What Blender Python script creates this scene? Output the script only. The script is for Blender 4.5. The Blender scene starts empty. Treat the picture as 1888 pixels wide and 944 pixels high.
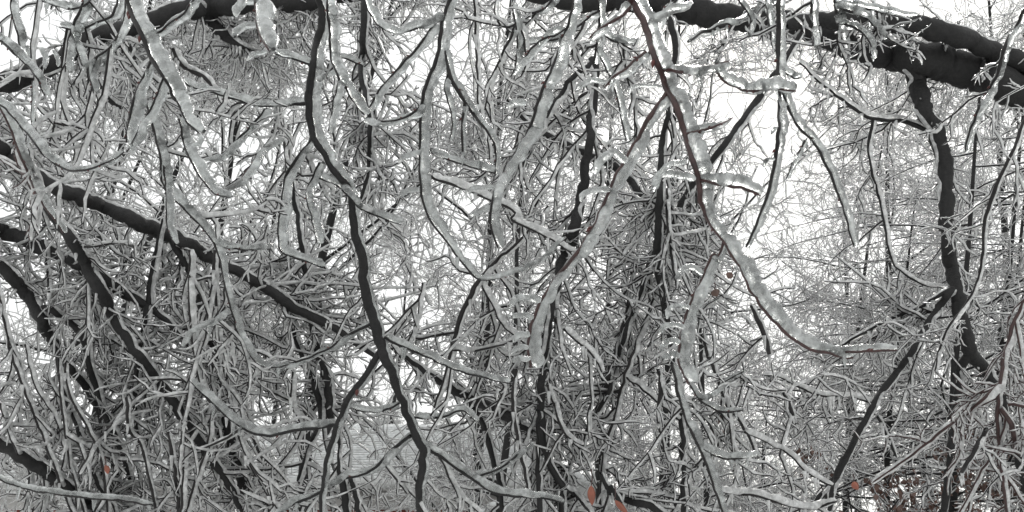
import bpy, math
import numpy as np
from mathutils import Vector

RNG = np.random.default_rng(11)
S = bpy.context.scene
COL = S.collection

# ------------------------------------------------------------------ camera
W0, H0 = 1888.0, 944.0
FPX = 1635.0                       # focal length in photograph pixels (60 degree lens)
PITCH = math.radians(18.0)
CAMZ = 1.6
cam = bpy.data.cameras.new('camera')
cam.sensor_fit = 'HORIZONTAL'
cam.sensor_width = 36.0
cam.lens = 36.0 * FPX / W0
cam.clip_start = 0.05
cam.clip_end = 2000
camo = bpy.data.objects.new('camera', cam)
COL.objects.link(camo)
camo.location = (0, 0, CAMZ)
camo.rotation_euler = (math.radians(90) + PITCH, 0, 0)
S.camera = camo
S.render.resolution_x = 1024
S.render.resolution_y = 512

# ------------------------------------------------------------------ world, sun, exposure
world = bpy.data.worlds.new('World')
S.world = world
world.use_nodes = True
wn = world.node_tree
for n in list(wn.nodes):
    wn.nodes.remove(n)
w_out = wn.nodes.new('ShaderNodeOutputWorld')
w_bg = wn.nodes.new('ShaderNodeBackground')
w_sky = wn.nodes.new('ShaderNodeTexSky')
w_sky.sky_type = 'NISHITA'
w_sky.sun_disc = False
SUN_EL, SUN_AZ = math.radians(38), math.radians(20)
w_sky.sun_elevation = SUN_EL
w_sky.sun_rotation = SUN_AZ
w_sky.air_density = 1.0
w_sky.dust_density = 3.0
w_mix = wn.nodes.new('ShaderNodeMix')
w_mix.data_type = 'RGBA'
w_mix.inputs[0].default_value = 0.93          # overcast: the clouds' even grey white over the clear sky
w_mix.inputs[7].default_value = (9.5, 9.6, 9.5, 1)
wn.links.new(w_sky.outputs[0], w_mix.inputs[6])
wn.links.new(w_mix.outputs[2], w_bg.inputs[0])
w_bg.inputs[1].default_value = 0.10
wn.links.new(w_bg.outputs[0], w_out.inputs[0])

sun = bpy.data.lights.new('sun', 'SUN')
sun.energy = 1.5
sun.angle = math.radians(14)
sun.color = (1.0, 0.98, 0.95)
suno = bpy.data.objects.new('sun', sun)
COL.objects.link(suno)
dirv = Vector((math.sin(SUN_AZ) * math.cos(SUN_EL), math.cos(SUN_AZ) * math.cos(SUN_EL), math.sin(SUN_EL)))
suno.rotation_euler = dirv.to_track_quat('Z', 'Y').to_euler()

S.view_settings.view_transform = 'Standard'
S.view_settings.look = 'None'
S.view_settings.exposure = 0.38
S.view_settings.gamma = 1.0
S.view_settings.use_curve_mapping = False
S.render.engine = 'CYCLES'
S.cycles.max_bounces = 9
S.cycles.diffuse_bounces = 3
S.cycles.glossy_bounces = 2
S.cycles.transmission_bounces = 8
S.cycles.transparent_max_bounces = 4
S.cycles.caustics_reflective = False
S.cycles.caustics_refractive = False


# ------------------------------------------------------------------ materials
def new_mat(name):
    m = bpy.data.materials.new(name)
    m.use_nodes = True
    nt = m.node_tree
    p = nt.nodes['Principled BSDF']
    return m, nt, p


def noise(nt, scale, detail=3.0, rough=0.55, coord='Object'):
    tc = nt.nodes.new('ShaderNodeTexCoord')
    n = nt.nodes.new('ShaderNodeTexNoise')
    n.inputs['Scale'].default_value = scale
    n.inputs['Detail'].default_value = detail
    n.inputs['Roughness'].default_value = rough
    nt.links.new(tc.outputs[coord], n.inputs['Vector'])
    return n


def ramp(nt, src, stops):
    r = nt.nodes.new('ShaderNodeValToRGB')
    e = r.color_ramp.elements
    e[0].position, e[0].color = stops[0][0], (*stops[0][1], 1)
    e[1].position, e[1].color = stops[-1][0], (*stops[-1][1], 1)
    for pos, c in stops[1:-1]:
        k = e.new(pos)
        k.color = (*c, 1)
    nt.links.new(src, r.inputs[0])
    return r


def bump(nt, p, src, strength, dist):
    b = nt.nodes.new('ShaderNodeBump')
    b.inputs['Strength'].default_value = strength
    b.inputs['Distance'].default_value = dist
    nt.links.new(src, b.inputs['Height'])
    nt.links.new(b.outputs[0], p.inputs['Normal'])
    return b


def bark_mat(name, c0, c1, rough=0.45, bs=60, bd=0.003):
    m, nt, p = new_mat(name)
    n = noise(nt, bs, 5, 0.65)
    r = ramp(nt, n.outputs['Fac'], [(0.3, c0), (0.7, c1)])
    nt.links.new(r.outputs[0], p.inputs['Base Color'])
    p.inputs['Roughness'].default_value = rough
    bump(nt, p, n.outputs['Fac'], 0.7, bd)
    return m


BARK = bark_mat('wet_dark_bark', (0.002, 0.0022, 0.0024), (0.014, 0.013, 0.013), 0.75, 70, 0.006)
TWIG = bark_mat('twig_bark', (0.003, 0.0026, 0.0026), (0.014, 0.011, 0.011), 0.65, 90, 0.001)
REDTWIG = bark_mat('red_twig_bark', (0.018, 0.008, 0.008), (0.055, 0.022, 0.02), 0.4, 120, 0.001)
BUD = bark_mat('bud_scales', (0.04, 0.010, 0.009), (0.10, 0.022, 0.018), 0.4, 200, 0.0006)


def ice_mat(name, base, trans, rough, nscale, bd, milk=(0.42, 0.62), transl=0.0):
    m, nt, p = new_mat(name)
    p.inputs['Base Color'].default_value = (*base, 1)
    p.inputs['Roughness'].default_value = rough
    p.inputs['IOR'].default_value = 1.31
    n = noise(nt, nscale, 4, 0.6)
    if trans > 0:
        mr = nt.nodes.new('ShaderNodeMapRange')     # clear ice and patches milky with bubbles
        mr.inputs['From Min'].default_value = milk[0]
        mr.inputs['From Max'].default_value = milk[1]
        mr.inputs['To Min'].default_value = trans
        mr.inputs['To Max'].default_value = trans * 0.45
        nt.links.new(n.outputs['Fac'], mr.inputs['Value'])
        nt.links.new(mr.outputs[0], p.inputs['Transmission Weight'])
    n2 = noise(nt, nscale * 2.2, 5, 0.62)
    bump(nt, p, n2.outputs['Fac'], 1.0, bd)
    n3 = noise(nt, nscale * 1.7, 4, 0.7)
    c = np.array(base)
    r = ramp(nt, n3.outputs['Fac'], [(0.34, tuple(c * 0.80)), (0.5, tuple(c * 0.95)), (0.64, tuple(np.minimum(c * 1.08, 0.95)))])
    nt.links.new(r.outputs[0], p.inputs['Base Color'])
    if transl > 0:
        out = nt.nodes['Material Output']
        t = nt.nodes.new('ShaderNodeBsdfTranslucent')
        t.inputs[0].default_value = (*base, 1)
        mx = nt.nodes.new('ShaderNodeMixShader')
        mx.inputs[0].default_value = transl
        nt.links.new(p.outputs[0], mx.inputs[1])
        nt.links.new(t.outputs[0], mx.inputs[2])
        nt.links.new(mx.outputs[0], out.inputs[0])
    return m


ICE = ice_mat('clear_glaze_ice', (0.76, 0.785, 0.775), 0.86, 0.06, 38, 0.0028, milk=(0.42, 0.72))
ICEF = ice_mat('glaze_ice_on_twigs', (0.92, 0.925, 0.92), 0.62, 0.05, 60, 0.002, transl=0.14)


# ------------------------------------------------------------------ geometry helpers
CP, SP = math.cos(PITCH), math.sin(PITCH)
FWD = np.array([0, CP, SP])
UPV = np.array([0, -SP, CP])
RGT = np.array([1.0, 0, 0])


def at(px, py, D):
    """point seen at photograph pixel px, py and D metres deep"""
    px, py, D = np.asarray(px, float), np.asarray(py, float), np.asarray(D, float)
    x = (px - W0 / 2) / FPX * D
    y = -(py - H0 / 2) / FPX * D
    return x[..., None] * RGT + y[..., None] * UPV + D[..., None] * FWD + np.array([0, 0, CAMZ])


def project(P):
    q = P - np.array([0, 0, CAMZ])
    d = q @ FWD
    return W0 / 2 + q[..., 0] / d * FPX, H0 / 2 - (q @ UPV) / d * FPX, d


def norm(v):
    return v / np.maximum(np.linalg.norm(v, axis=-1, keepdims=True), 1e-9)


def tangents(P):
    t = np.empty_like(P)
    t[:, 1:-1] = P[:, 2:] - P[:, :-2]
    t[:, 0] = P[:, 1] - P[:, 0]
    t[:, -1] = P[:, -1] - P[:, -2]
    return norm(t)


WIND = norm(np.array([0.88, 0.0, 0.47]))


class MB:
    """collects tubes and blobs; build() links them as one mesh object"""

    def __init__(self):
        self.v, self.f, self.n = [], [], 0

    def tubes(self, P, R, sides=5, closed=True, lump=0.0):
        N, K, _ = P.shape
        t = tangents(P)
        mt = norm(P[:, -1] - P[:, 0] + 1e-6)
        ref = np.where(np.abs(mt[:, 1:2]) < 0.8, np.array([[0, 1.0, 0]]), np.array([[0, 0, 1.0]]))[:, None, :]
        a = norm(ref - (ref * t).sum(-1, keepdims=True) * t)
        b = np.cross(t, a)
        ang = np.arange(sides) * 2 * math.pi / sides
        ca, sa = np.cos(ang), np.sin(ang)
        RR = R[:, :, None] * np.ones(sides)
        if lump:
            RR = RR * (1 + lump * RNG.normal(size=RR.shape))
        ring = P[:, :, None, :] + RR[..., None] * (a[:, :, None, :] * ca[None, None, :, None] + b[:, :, None, :] * sa[None, None, :, None])
        V = ring.reshape(-1, 3)
        base = self.n + (np.arange(N) * K * sides)[:, None, None]
        i = (np.arange(K - 1) * sides)[None, :, None]
        j = np.arange(sides)[None, None, :]
        j2 = (j + 1) % sides
        F = np.stack([base + i + j, base + i + j2, base + i + sides + j2, base + i + sides + j], -1).reshape(-1, 4)
        self.v.append(V)
        self.f.append(F)
        self.n += len(V)
        return self

    def path(self, P, R, sides=8, lump=0.0):
        return self.tubes(np.asarray(P)[None], np.asarray(R)[None], sides, lump=lump)

    def raw(self, V, F4):
        self.v.append(np.asarray(V, float))
        self.f.append(np.asarray(F4, int) + self.n)
        self.n += len(V)
        return self

    def box(self, x0, x1, y0, y1, z0, z1):
        V = [(x0, y0, z0), (x1, y0, z0), (x1, y1, z0), (x0, y1, z0), (x0, y0, z1), (x1, y0, z1), (x1, y1, z1), (x0, y1, z1)]
        F = [(0, 3, 2, 1), (4, 5, 6, 7), (0, 1, 5, 4), (1, 2, 6, 5), (2, 3, 7, 6), (3, 0, 4, 7)]
        return self.raw(V, F)

    def build(self, name, mat, parent=None, smooth=True):
        V = np.concatenate(self.v).astype(np.float32)
        F = np.concatenate(self.f).astype(np.int32)
        me = bpy.data.meshes.new(name)
        me.vertices.add(len(V))
        me.vertices.foreach_set('co', V.ravel())
        me.loops.add(F.size)
        me.loops.foreach_set('vertex_index', F.ravel())
        me.polygons.add(len(F))
        me.polygons.foreach_set('loop_start', np.arange(0, F.size, 4, dtype=np.int32))
        me.polygons.foreach_set('loop_total', np.full(len(F), 4, dtype=np.int32))
        if smooth:
            me.polygons.foreach_set('use_smooth', np.ones(len(F), dtype=bool))
        me.update(calc_edges=True)
        me.materials.append(mat)
        o = bpy.data.objects.new(name, me)
        COL.objects.link(o)
        if parent is not None:
            o.parent = parent
            # meshes are built in world coordinates: keep them there under a moved Empty
            r = parent
            off = Vector((0, 0, 0))
            while r is not None:
                off += r.location
                r = r.parent
            o.location = -off if o.parent.type == 'EMPTY' else Vector((0, 0, 0))
        return o


def tag(o, label=None, cat=None, group=None, kind=None):
    if label: o['label'] = label
    if cat: o['category'] = cat
    if group: o['group'] = group
    if kind: o['kind'] = kind
    return o


def empty(name, loc):
    o = bpy.data.objects.new(name, None)
    o.empty_display_size = 0.1
    COL.objects.link(o)
    o.location = tuple(float(c) for c in loc)
    return o


def cr(pts, n):
    """Catmull-Rom through pts (M, d), n samples"""
    p = np.asarray(pts, float)
    p = np.vstack([2 * p[0] - p[1], p, 2 * p[-1] - p[-2]])
    m = len(p) - 3
    seg = np.linalg.norm(p[2:-1, :2] - p[1:-2, :2], axis=1)
    cum = np.concatenate([[0], np.cumsum(seg)])
    s = np.linspace(0, cum[-1] * 0.99999, n)
    k = np.clip(np.searchsorted(cum, s, side='right') - 1, 0, m - 1)
    u = ((s - cum[k]) / seg[k])[:, None]
    a, b, c, d = p[k], p[k + 1], p[k + 2], p[k + 3]
    return 0.5 * (2 * b + (c - a) * u + (2 * a - 5 * b + 4 * c - d) * u ** 2 + (3 * b - a - 3 * c + d) * u ** 3)


def smooth_noise(n, step, amp):
    m = max(3, int(n / step) + 3)
    k = RNG.normal(size=m) * amp
    x = np.linspace(0, m - 1.001, n)
    i = x.astype(int)
    u = x - i
    u = u * u * (3 - 2 * u)
    return k[i] * (1 - u) + k[i + 1] * u


# ------------------------------------------------------------------ growing twigs
def offset_dir(t, heavy=False):
    w = norm(np.array([0.3, 0, 1.0])) if heavy else WIND
    o = w - (t * w).sum(-1, keepdims=True) * t
    return norm(o + 1e-4)


def ice_around(P, rw, ice, wob=0.11):
    """centre line and radius of the glaze on the weather side of a twig"""
    t = tangents(P)
    o = offset_dir(t)
    Ri = (ice + 0.9 * rw) / 2
    K = P.shape[1]
    lumps = 1 + wob * RNG.normal(size=Ri.shape)
    Ri = Ri * np.clip(lumps, 0.6, 1.5)
    C = P + o * (ice / 2 + 0.62 * rw)[..., None] + np.array([0, 1.0, 0]) * (Ri * 0.15)[..., None]
    return C, Ri


def grow(p0, d0, L, K, droop, wander):
    N = len(p0)
    P = np.empty((N, K, 3))
    P[:, 0] = p0
    d = norm(d0)
    st = (L / (K - 1))[:, None]
    curl = RNG.normal(size=(N, 3)) * wander * 0.9
    for k in range(1, K):
        d = norm(d + curl * 0.35 + RNG.normal(size=(N, 3)) * wander + np.array([0, 0, -1.0]) * droop)
        P[:, k] = P[:, k - 1] + d * st
    return P


def sample(P, n, lo=0.1, hi=1.0, pw=1.0, weights=None):
    """n random places on paths (N, K, 3): position, tangent, parameter"""
    N, K, _ = P.shape
    i = RNG.integers(0, N, n) if weights is None else RNG.choice(N, n, p=weights)
    u = lo + (hi - lo) * RNG.random(n) ** pw
    x = u * (K - 1.001)
    k = x.astype(int)
    f = (x - k)[:, None]
    pos = P[i, k] * (1 - f) + P[i, k + 1] * f
    tan = norm(P[i, k + 1] - P[i, k])
    return pos, tan, u, i


def side_dirs(tan, ang_lo, ang_hi, flat=0.6):
    r = RNG.normal(size=tan.shape)
    r[:, 1] *= flat
    r = norm(r - (r * tan).sum(-1, keepdims=True) * tan)
    a = RNG.uniform(ang_lo, ang_hi, len(tan))[:, None]
    return tan * np.cos(a) + r * np.sin(a)


GAPS = [(1372, 235, 66, 155, .96), (1300, 60, 50, 20, .9), (1060, 365, 28, 38, .95), (1440, 190, 40, 60, .9), (1330, 500, 15, 25, .8),
        (1285, 690, 30, 30, .9), (1370, 740, 30, 25, .8), (1180, 790, 40, 24, .85), (480, 585, 24, 34, .9), (235, 560, 26, 22, .7), (60, 640, 20, 24, .7), (130, 700, 20, 26, .7), (320, 690, 16, 22, .7), (180, 540, 16, 14, .7), (40, 780, 18, 20, .7), (250, 840, 18, 24, .6), (560, 690, 18, 22, .7), (640, 690, 30, 36, .9),
        (385, 390, 14, 38, .9), (860, 90, 22, 36, .9), (365, 75, 24, 34, .9), (715, 510, 16, 30, .8), (500, 790, 46, 30, .7), (830, 765, 25, 14, .8),
        (690, 170, 26, 30, .6), (215, 250, 34, 22, .7), (120, 60, 30, 24, .7), (270, 300, 18, 26, .8), (620, 245, 22, 24, .7), (745, 160, 16, 18, .7),
        (440, 240, 16, 20, .7), (55, 380, 14, 20, .7), (990, 330, 26, 20, .8), (940, 70, 18, 26, .8), (1000, 120, 20, 24, .8), (1140, 330, 22, 30, .7),
        (690, 830, 170, 62, .62), (940, 850, 80, 40, .55), (840, 640, 14, 18, .6), (1110, 590, 18, 24, .8), (1070, 690, 22, 40, .7), (560, 380, 12, 20, .7),
        (1600, 900, 300, 56, .45), (1100, 915, 40, 40, .8)]


def keep_mask(P, prob=0.86):
    """thin the twigs where the photograph lets the sky or the house through"""
    m = P[:, P.shape[1] // 2]
    x, y, d = project(m)
    keep = np.ones(len(m), bool)
    for gx, gy, rx, ry, pr in GAPS:
        keep &= ~((((x - gx) / rx) ** 2 + ((y - gy) / ry) ** 2 < 1.3) & (RNG.random(len(m)) < pr))
    return keep


def spray(stems, n2, L2, L3, rw2, ice2, rw3, ice3, droop, wood, ice, n3=0, n4=0, thin=True, sides=(4, 6), flat=0.6, drips=0.3,
          ang=(0.5, 1.3), along=(0.05, 1.0), wander=0.26, back=0.0, weights=None):
    """second and third order twigs with their glaze, added to the builders wood and ice; stems is a (N, K, 3) array"""
    pos, tan, u, _ = sample(stems, n2, *along, weights=weights)
    d = side_dirs(tan, *ang, flat)
    if back:                                   # most side twigs leave the far side of the limb
        fl = (d[:, 1] < 0) & (RNG.random(n2) < 0.88)
        d[fl, 1] *= -1
        d = norm(d + np.array([0, back, 0]))
    L = RNG.uniform(*L2, n2) * (1.15 - 0.5 * u)
    P2 = grow(pos, d, L, 9, droop, wander)
    if thin:
        km = keep_mask(P2)
        km[:2] = True
        P2 = P2[km]
    tap = np.linspace(1, 0.45, 9)
    sc = RNG.uniform(0.7, 1.3, len(P2))[:, None]
    r2 = rw2 * tap * sc
    wood.tubes(P2, r2, sides[0])
    C, R = ice_around(P2, r2, ice2 * np.ones(9) * sc * np.array([0.7, 1, 1, 1, 0.97, 0.92, 0.86, 0.78, 0.55]))
    R[:, -1] *= 0.6
    ice.tubes(C, R, sides[1])
    pos, tan, u, i = sample(P2, n3, 0.08, 1.0)
    d = side_dirs(tan, 0.5, 1.35, flat)
    P3 = grow(pos, d, RNG.uniform(*L3, n3), 6, droop * 0.6, wander * 1.3)
    if thin:
        km = keep_mask(P3)
        km[:2] = True
        P3 = P3[km]
    sc = RNG.uniform(0.6, 1.4, len(P3))[:, None]
    r3 = rw3 * np.linspace(1, 0.5, 6) * sc
    wood.tubes(P3, r3, 3)
    C, R = ice_around(P3, r3, ice3 * sc * np.array([0.7, 1, 1, 0.92, 0.8, 0.55]))
    R[:, -1] *= 0.5
    ice.tubes(C, R, sides[1] - 1)
    if n4:
        pos, tan, u, i = sample(P3, n4, 0.1, 1.0)
        d = side_dirs(tan, 0.5, 1.2, flat)
        P4 = grow(pos, d, RNG.uniform(L3[0] * 0.3, L3[1] * 0.4, n4), 4, droop, 0.25)
        if thin: P4 = P4[keep_mask(P4)]
        r4 = rw3 * 0.7 * np.ones((len(P4), 4))
        wood.tubes(P4, r4, 3)
        C, R = ice_around(P4, r4, ice3 * 0.55 * np.ones((len(P4), 4)) * np.array([.5, 1, 1, .7]))
        R[:, -1] *= 0.5
        ice.tubes(C, R, sides[1] - 1)
    nd = int(drips * (n2 * 2 + n3))
    if nd:
        pos, tan, u, i = sample(P3, nd, 0.0, 1.0)
        Ld = RNG.uniform(0.8, 3.0, nd) * ice3 * 1.6
        Pd = grow(pos, np.tile([0, 0, -1.0], (nd, 1)) + RNG.normal(size=(nd, 3)) * 0.12, Ld, 3, 0.3, 0.03)
        Rd = np.array([1.0, 0.6, 0.12]) * ice3 * 0.42 * RNG.uniform(0.6, 1.3, nd)[:, None]
        ice.tubes(Pd, Rd, 5)
    return P2, P3


# ------------------------------------------------------------------ traced branches
def Q(q, pts):
    """pts read off a quarter of the photograph enlarged twice: (x, y, width) -> photograph pixels"""
    ox, oy = {1: (0, 0), 2: (944, 0), 3: (0, 472), 4: (944, 472)}[q]
    out = []
    for p in pts:
        out.append((ox + p[0] / 2, oy + p[1] / 2) + tuple(p[2:]))
    return out


def fill_w(pts, default=4.0):
    out, w = [], default
    for p in pts:
        if len(p) > 2: w = p[2]
        out.append((p[0], p[1], w))
    return np.array(out, float)


class Branch:
    """one traced axis: centre line in space and radii"""

    def __init__(self, pts, D, ice=0.0, parent=None, dr=0.06, wob=1.0):
        a = fill_w(pts)
        length = np.linalg.norm(np.diff(a[:, :2], axis=0), axis=1).sum()
        n = max(8, int(length / 5.5))
        c = cr(a, n)
        x, y, w = c[:, 0], c[:, 1], np.maximum(c[:, 2], 1.2)
        # small crooks of real wood
        amp = min(1.6, 0.6 + 0.05 * w.mean()) * wob
        x = x + smooth_noise(n, 3, amp)
        y = y + smooth_noise(n, 3, amp)
        if parent is not None:
            px, py, pd = project(parent.P)
            D0 = pd[np.argmin((px - x[0]) ** 2 + (py - y[0]) ** 2)]
        else:
            D0 = D[0] if isinstance(D, tuple) else D
        D1 = D[1] if isinstance(D, tuple) else D0 + RNG.uniform(-1, 1) * dr * D0 * min(1, length / 300)
        Dn = np.linspace(D0, D1, n) + smooth_noise(n, 10, 0.012 * D0) * np.minimum(1, np.arange(n) / 6)
        self.P = at(x, y, Dn)
        self.D = Dn
        self.rw = w / 2 / FPX * Dn
        self.ice_px = ice
        if np.ndim(ice):
            ip = np.interp(np.linspace(0, 1, n), np.linspace(0, 1, len(ice)), ice)
        else:
            ip = np.full(n, float(ice))
        if np.max(ip) > 12: ip = ip * 0.80
        self.ice = ip / FPX * Dn
        self.n = n

    def wood_mb(self, tip=True):
        r = self.rw * (1 + smooth_noise(self.n, 2, 0.06))
        if tip: r[-1] *= 0.5
        s = 6 if self.rw.max() * FPX / self.D.mean() < 4 else (10 if self.rw.max() * FPX / self.D.mean() < 12 else 18)
        return MB().path(self.P, r, s, lump=0.03 if s < 12 else 0.045)

    def ice_mb(self):
        n = self.n
        t = tangents(self.P[None])[0]
        o = offset_dir(t, (self.rw * FPX / self.D).mean() > 8)
        o0 = o.copy()
        for k in range(1, n):                      # no sudden change of side
            if (o[k] * o[k - 1]).sum() < 0: o[k] = -o[k]
        if (o * o0).sum() < 0: o = -o
        for _ in range(3):
            o[1:-1] = (o[:-2] + o[1:-1] * 2 + o[2:]) / 4
        o = norm(o)
        thick = self.ice * np.clip(1 + smooth_noise(n, 4, 0.09) + smooth_noise(n, 1.2, 0.10), 0.6, 1.5)
        kk = np.interp(self.rw * FPX / self.D, [2.5, 7, 14], [0.6, 0.3, 0.15])     # on thick wood the glaze is only a cap
        Ri = thick / 2 + kk * self.rw
        e = np.ones(n)
        m = min(4, n // 3)
        e[-m:] = np.sqrt(np.clip(1 - (np.arange(m) / (m - 0.6)) ** 2, 0.05, 1))
        e[0] = 0.5
        C = self.P + o * ((thick / 2 + (1 - kk) * self.rw))[:, None] + FWD * (Ri * 0.3)[:, None]
        # let the glaze run a little past the tip
        return MB().path(C, Ri * e, 14, lump=0.03), C, Ri


BUILT = []


def ellipsoid(mb, c, d, L, r):
    d = norm(np.asarray(d))
    s = np.linspace(-0.5, 0.5, 6)
    P = c + s[:, None] * L * d
    R = r * np.array([0.35, 0.85, 1.0, 0.85, 0.5, 0.06])
    mb.path(P, R, 7)


def branch_thing(name, label, cat, group, main, D, ice, subs=(), fingers=(), wood=TWIG, buds=0, icicles=0, crown=None, part='stem', sub_part='side_twig', icemat=None, tip=True):
    B = Branch(main, D, ice)
    root = empty(name, B.P[0])
    tag(root, label, cat, group)
    st = B.wood_mb(tip).build(part, wood, root)
    im = icemat or ICE
    bs = [B]
    if np.max(B.ice) > 0:
        mb, C, Ri = B.ice_mb()
        mb.build('ice_coating', im, root)
    for s in subs:
        pts, sice = s[0], s[1]
        kw = s[2] if len(s) > 2 else {}
        par = bs[kw.pop('on', 0)] if kw else bs[0]
        sb = Branch(pts, s[3] if len(s) > 3 else 0, sice, parent=par, **kw)
        o = sb.wood_mb().build(sub_part, wood, root)
        if np.max(sb.ice) > 0:
            sb.ice_mb()[0].build('ice_coating', im, o)
        bs.append(sb)
    for pts, w in [(q, v * RNG.uniform(0.75, 1.2)) for q, v in fingers]:                         # glazed spurs: thick fingers of ice, wood only inside
        fb = Branch([(p[0], p[1], w) for p in pts], 0, 0, parent=bs[0])
        r = fb.rw * (1 + smooth_noise(fb.n, 2, 0.08))
        r[0] *= 0.7; r[-1] *= 0.35; r[-2] *= 0.8
        MB().path(fb.P, r, 10, lump=0.02).build('icicle', im, root)
    # icicles under the wood where it runs level
    for _ in range(icicles):
        b = bs[RNG.integers(0, len(bs))]
        k = RNG.integers(1, b.n - 1)
        tz = abs(norm(b.P[k + 1 if k + 1 < b.n else k] - b.P[k - 1])[2])
        if tz > 0.85: continue
        L = RNG.uniform(7, 30) / FPX * b.D[k]
        r = RNG.uniform(2.2, 4.2) / FPX * b.D[k]
        P = grow(b.P[k][None] - np.array([0, 0, 0.6]) * b.rw[k], np.array([[0.05, 0, -1.0]]), np.array([L]), 5, 0.3, 0.04)[0]
        MB().path(P, r * np.array([1.25, 0.95, 0.8, 0.55, 0.12]), 8).build('icicle', im, root)
    for i in range(buds):
        b = bs[i % len(bs)]
        if b.rw.mean() * FPX / b.D.mean() > 6: continue
        k = int(RNG.uniform(0.15, 0.98) * (b.n - 1))
        t = norm(b.P[min(k + 1, b.n - 1)] - b.P[k - 1])
        sd = 1 if RNG.random() < 0.5 else -1
        perp = norm(np.cross(t, FWD)) * sd
        mb = MB()
        rr = max(1.5 / FPX * b.D[k], b.rw[k] * 0.7)
        ellipsoid(mb, b.P[k] + perp * (b.rw[k] + rr * 0.5) - FWD * rr * 0.5, t + perp * 0.6, rr * 4.0, rr)
        mb.build('bud', BUD, root)
    if crown:
        c = dict(crown)
        per = c.pop('per', 30)
        stems, lens = [], []
        for b in bs[:c.pop('use', 99)]:             # twigs only along what can come into view, evenly by length
            x, y, _ = project(b.P)
            ok = np.where((x > -260) & (x < 2150) & (y > -260) & (y < 1150))[0]
            if len(ok) < 3: continue
            k = np.linspace(ok[0], ok[-1], 24).astype(int)
            stems.append(b.P[k])
            lens.append(np.linalg.norm(np.diff(b.P[k], axis=0), axis=1).sum())
        stems = np.array(stems)
        lens = np.array(lens)
        per = per * lens.sum() / 0.55 / len(stems)
        c['weights'] = lens / lens.sum()
        wd, ic = MB(), MB()
        d = B.D.mean()
        n2 = int(per * len(stems))
        spray(stems, n2, n3=int(n2 * c.pop('m3', 5)), n4=int(n2 * 7), drips=0.5, wood=wd, ice=ic, **c)
        cw = wd.build('crown', wood if wood is not BARK else TWIG, root)
        ic.build('ice_coating', ICEF, cw)
    BUILT.append(root)
    return root


# ------------------------------------------------------------------ traced limbs and trees
def CR(per=14, m3=5.0, L2=(0.12, 0.44), L3=(0.04, 0.14), s=1.0, droop=0.045, **k):
    d = dict(per=per * 0.25, m3=m3 * 1.15, L2=(L2[0] * s, L2[1] * s), L3=(L3[0] * s, L3[1] * s), rw2=0.0027, ice2=0.0066, rw3=0.0019, ice3=0.0054, droop=droop, back=0.5, wander=0.2, ang=(0.6, 1.5))
    d.update(k)
    return d


G_LIMB = 'heavy dark limbs crossing overhead'
G_STEM = 'dark stems rising through the iced twigs'
G_DROOP = 'ice coated branches hanging close to the camera'
G_THIN = 'thin dark shoots among the iced twigs'

# the great limb across the top right, its second fork and the leader that drops from it
branch_thing('dark_limb', 'huge dark limb sweeping across the top right with a thick leader dropping from it', 'tree limb', G_LIMB,
    [(2700, 560, 74), (2420, 400, 70), (2200, 285, 68), (2040, 215, 64), (1888, 172, 62)] + Q(2, [(1750, 285, 62), (1500, 215, 64), (1300, 190, 46), (1100, 110, 42), (1000, 82, 44), (850, 72, 46), (700, 46, 50), (550, 16, 44)]) + [(1130, 4, 36), (1040, 2, 30), (940, -22, 26), (820, -50, 24)],
    (2.9, 3.3), 5,
    subs=[
        ([(2680, -400, 96), (2690, 100, 104), (2700, 560, 110), (2712, 1100, 118), (2720, 1900, 128)], 0, dict(dr=0.0), 0),
        ([(2250, 290, 46), (2040, 170, 40), (1888, 118, 38), (1819, 92, 34), (1769, 67, 38), (1669, 44, 38), (1594, 36, 34), (1500, 38, 30), (1450, 46, 20)], 5, dict(dr=0.0), (2.9, 3.0)),
        (Q(2, [(1460, 210, 34), (1484, 275, 32), (1520, 400, 31), (1570, 500, 29), (1600, 650, 26), (1602, 800, 25), (1610, 944, 24)]) + Q(4, [(1635, 90, 24), (1660, 250, 26), (1690, 350, 25), (1755, 430, 21), (1800, 520, 17), (1830, 640, 15), (1870, 760, 13), (1900, 900, 12), (1910, 980, 12)]), 3, dict(dr=0.0, wob=0.8), (3.1, 2.9)),
        (Q(4, [(1690, 350, 18), (1650, 430, 16), (1640, 540, 16), (1620, 700, 15), (1602, 870, 13), (1585, 980, 12)]), 3, dict(on=3), 0),
        (Q(4, [(1632, 118, 16), (1570, 190, 13), (1515, 285, 12), (1440, 400, 12), (1350, 520, 12), (1270, 670, 12), (1210, 790, 13), (1180, 880, 9), (1165, 980, 8)]), 3, dict(on=3), 0),
        (Q(4, [(1205, 800, 9), (1150, 870, 8), (1060, 970, 7)]), 3, dict(on=5), 0),
        (Q(4, [(1620, 122, 8), (1500, 190, 6), (1400, 232, 6), (1290, 288, 5), (1200, 340, 4)]), 7, dict(on=3), 0),
        (Q(2, [(1530, 480, 9), (1440, 447, 8), (1320, 432, 7), (1240, 387, 6), (1170, 330, 5), (1110, 282, 4), (1060, 230, 3)]), 7, dict(on=3), 0),
        (Q(2, [(1330, 440, 6), (1315, 560, 5), (1340, 680, 5), (1370, 800, 5), (1395, 944, 4)]) + Q(4, [(1450, 70, 4), (1530, 108, 4), (1600, 118, 3)]), 6, dict(on=8), 0),
        (Q(4, [(1340, 545, 5), (1250, 520, 4), (1150, 515, 4), (1060, 485, 4), (990, 450, 3), (930, 440, 2)]), 8, dict(on=5), 0),
        (Q(4, [(1350, 590, 6), (1392, 680, 6), (1420, 740, 5)]), 3, dict(on=5), 0),
        (Q(4, [(1650, 750, 6), (1740, 745, 5), (1850, 700, 4)]), 8, dict(on=4), 0),
    ], wood=BARK, icicles=70, part='limb', sub_part='side_limb', icemat=ICEF,
    crown=CR(per=26, m3=6, s=0.9, ice2=0.0075, ice3=0.0062))

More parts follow.
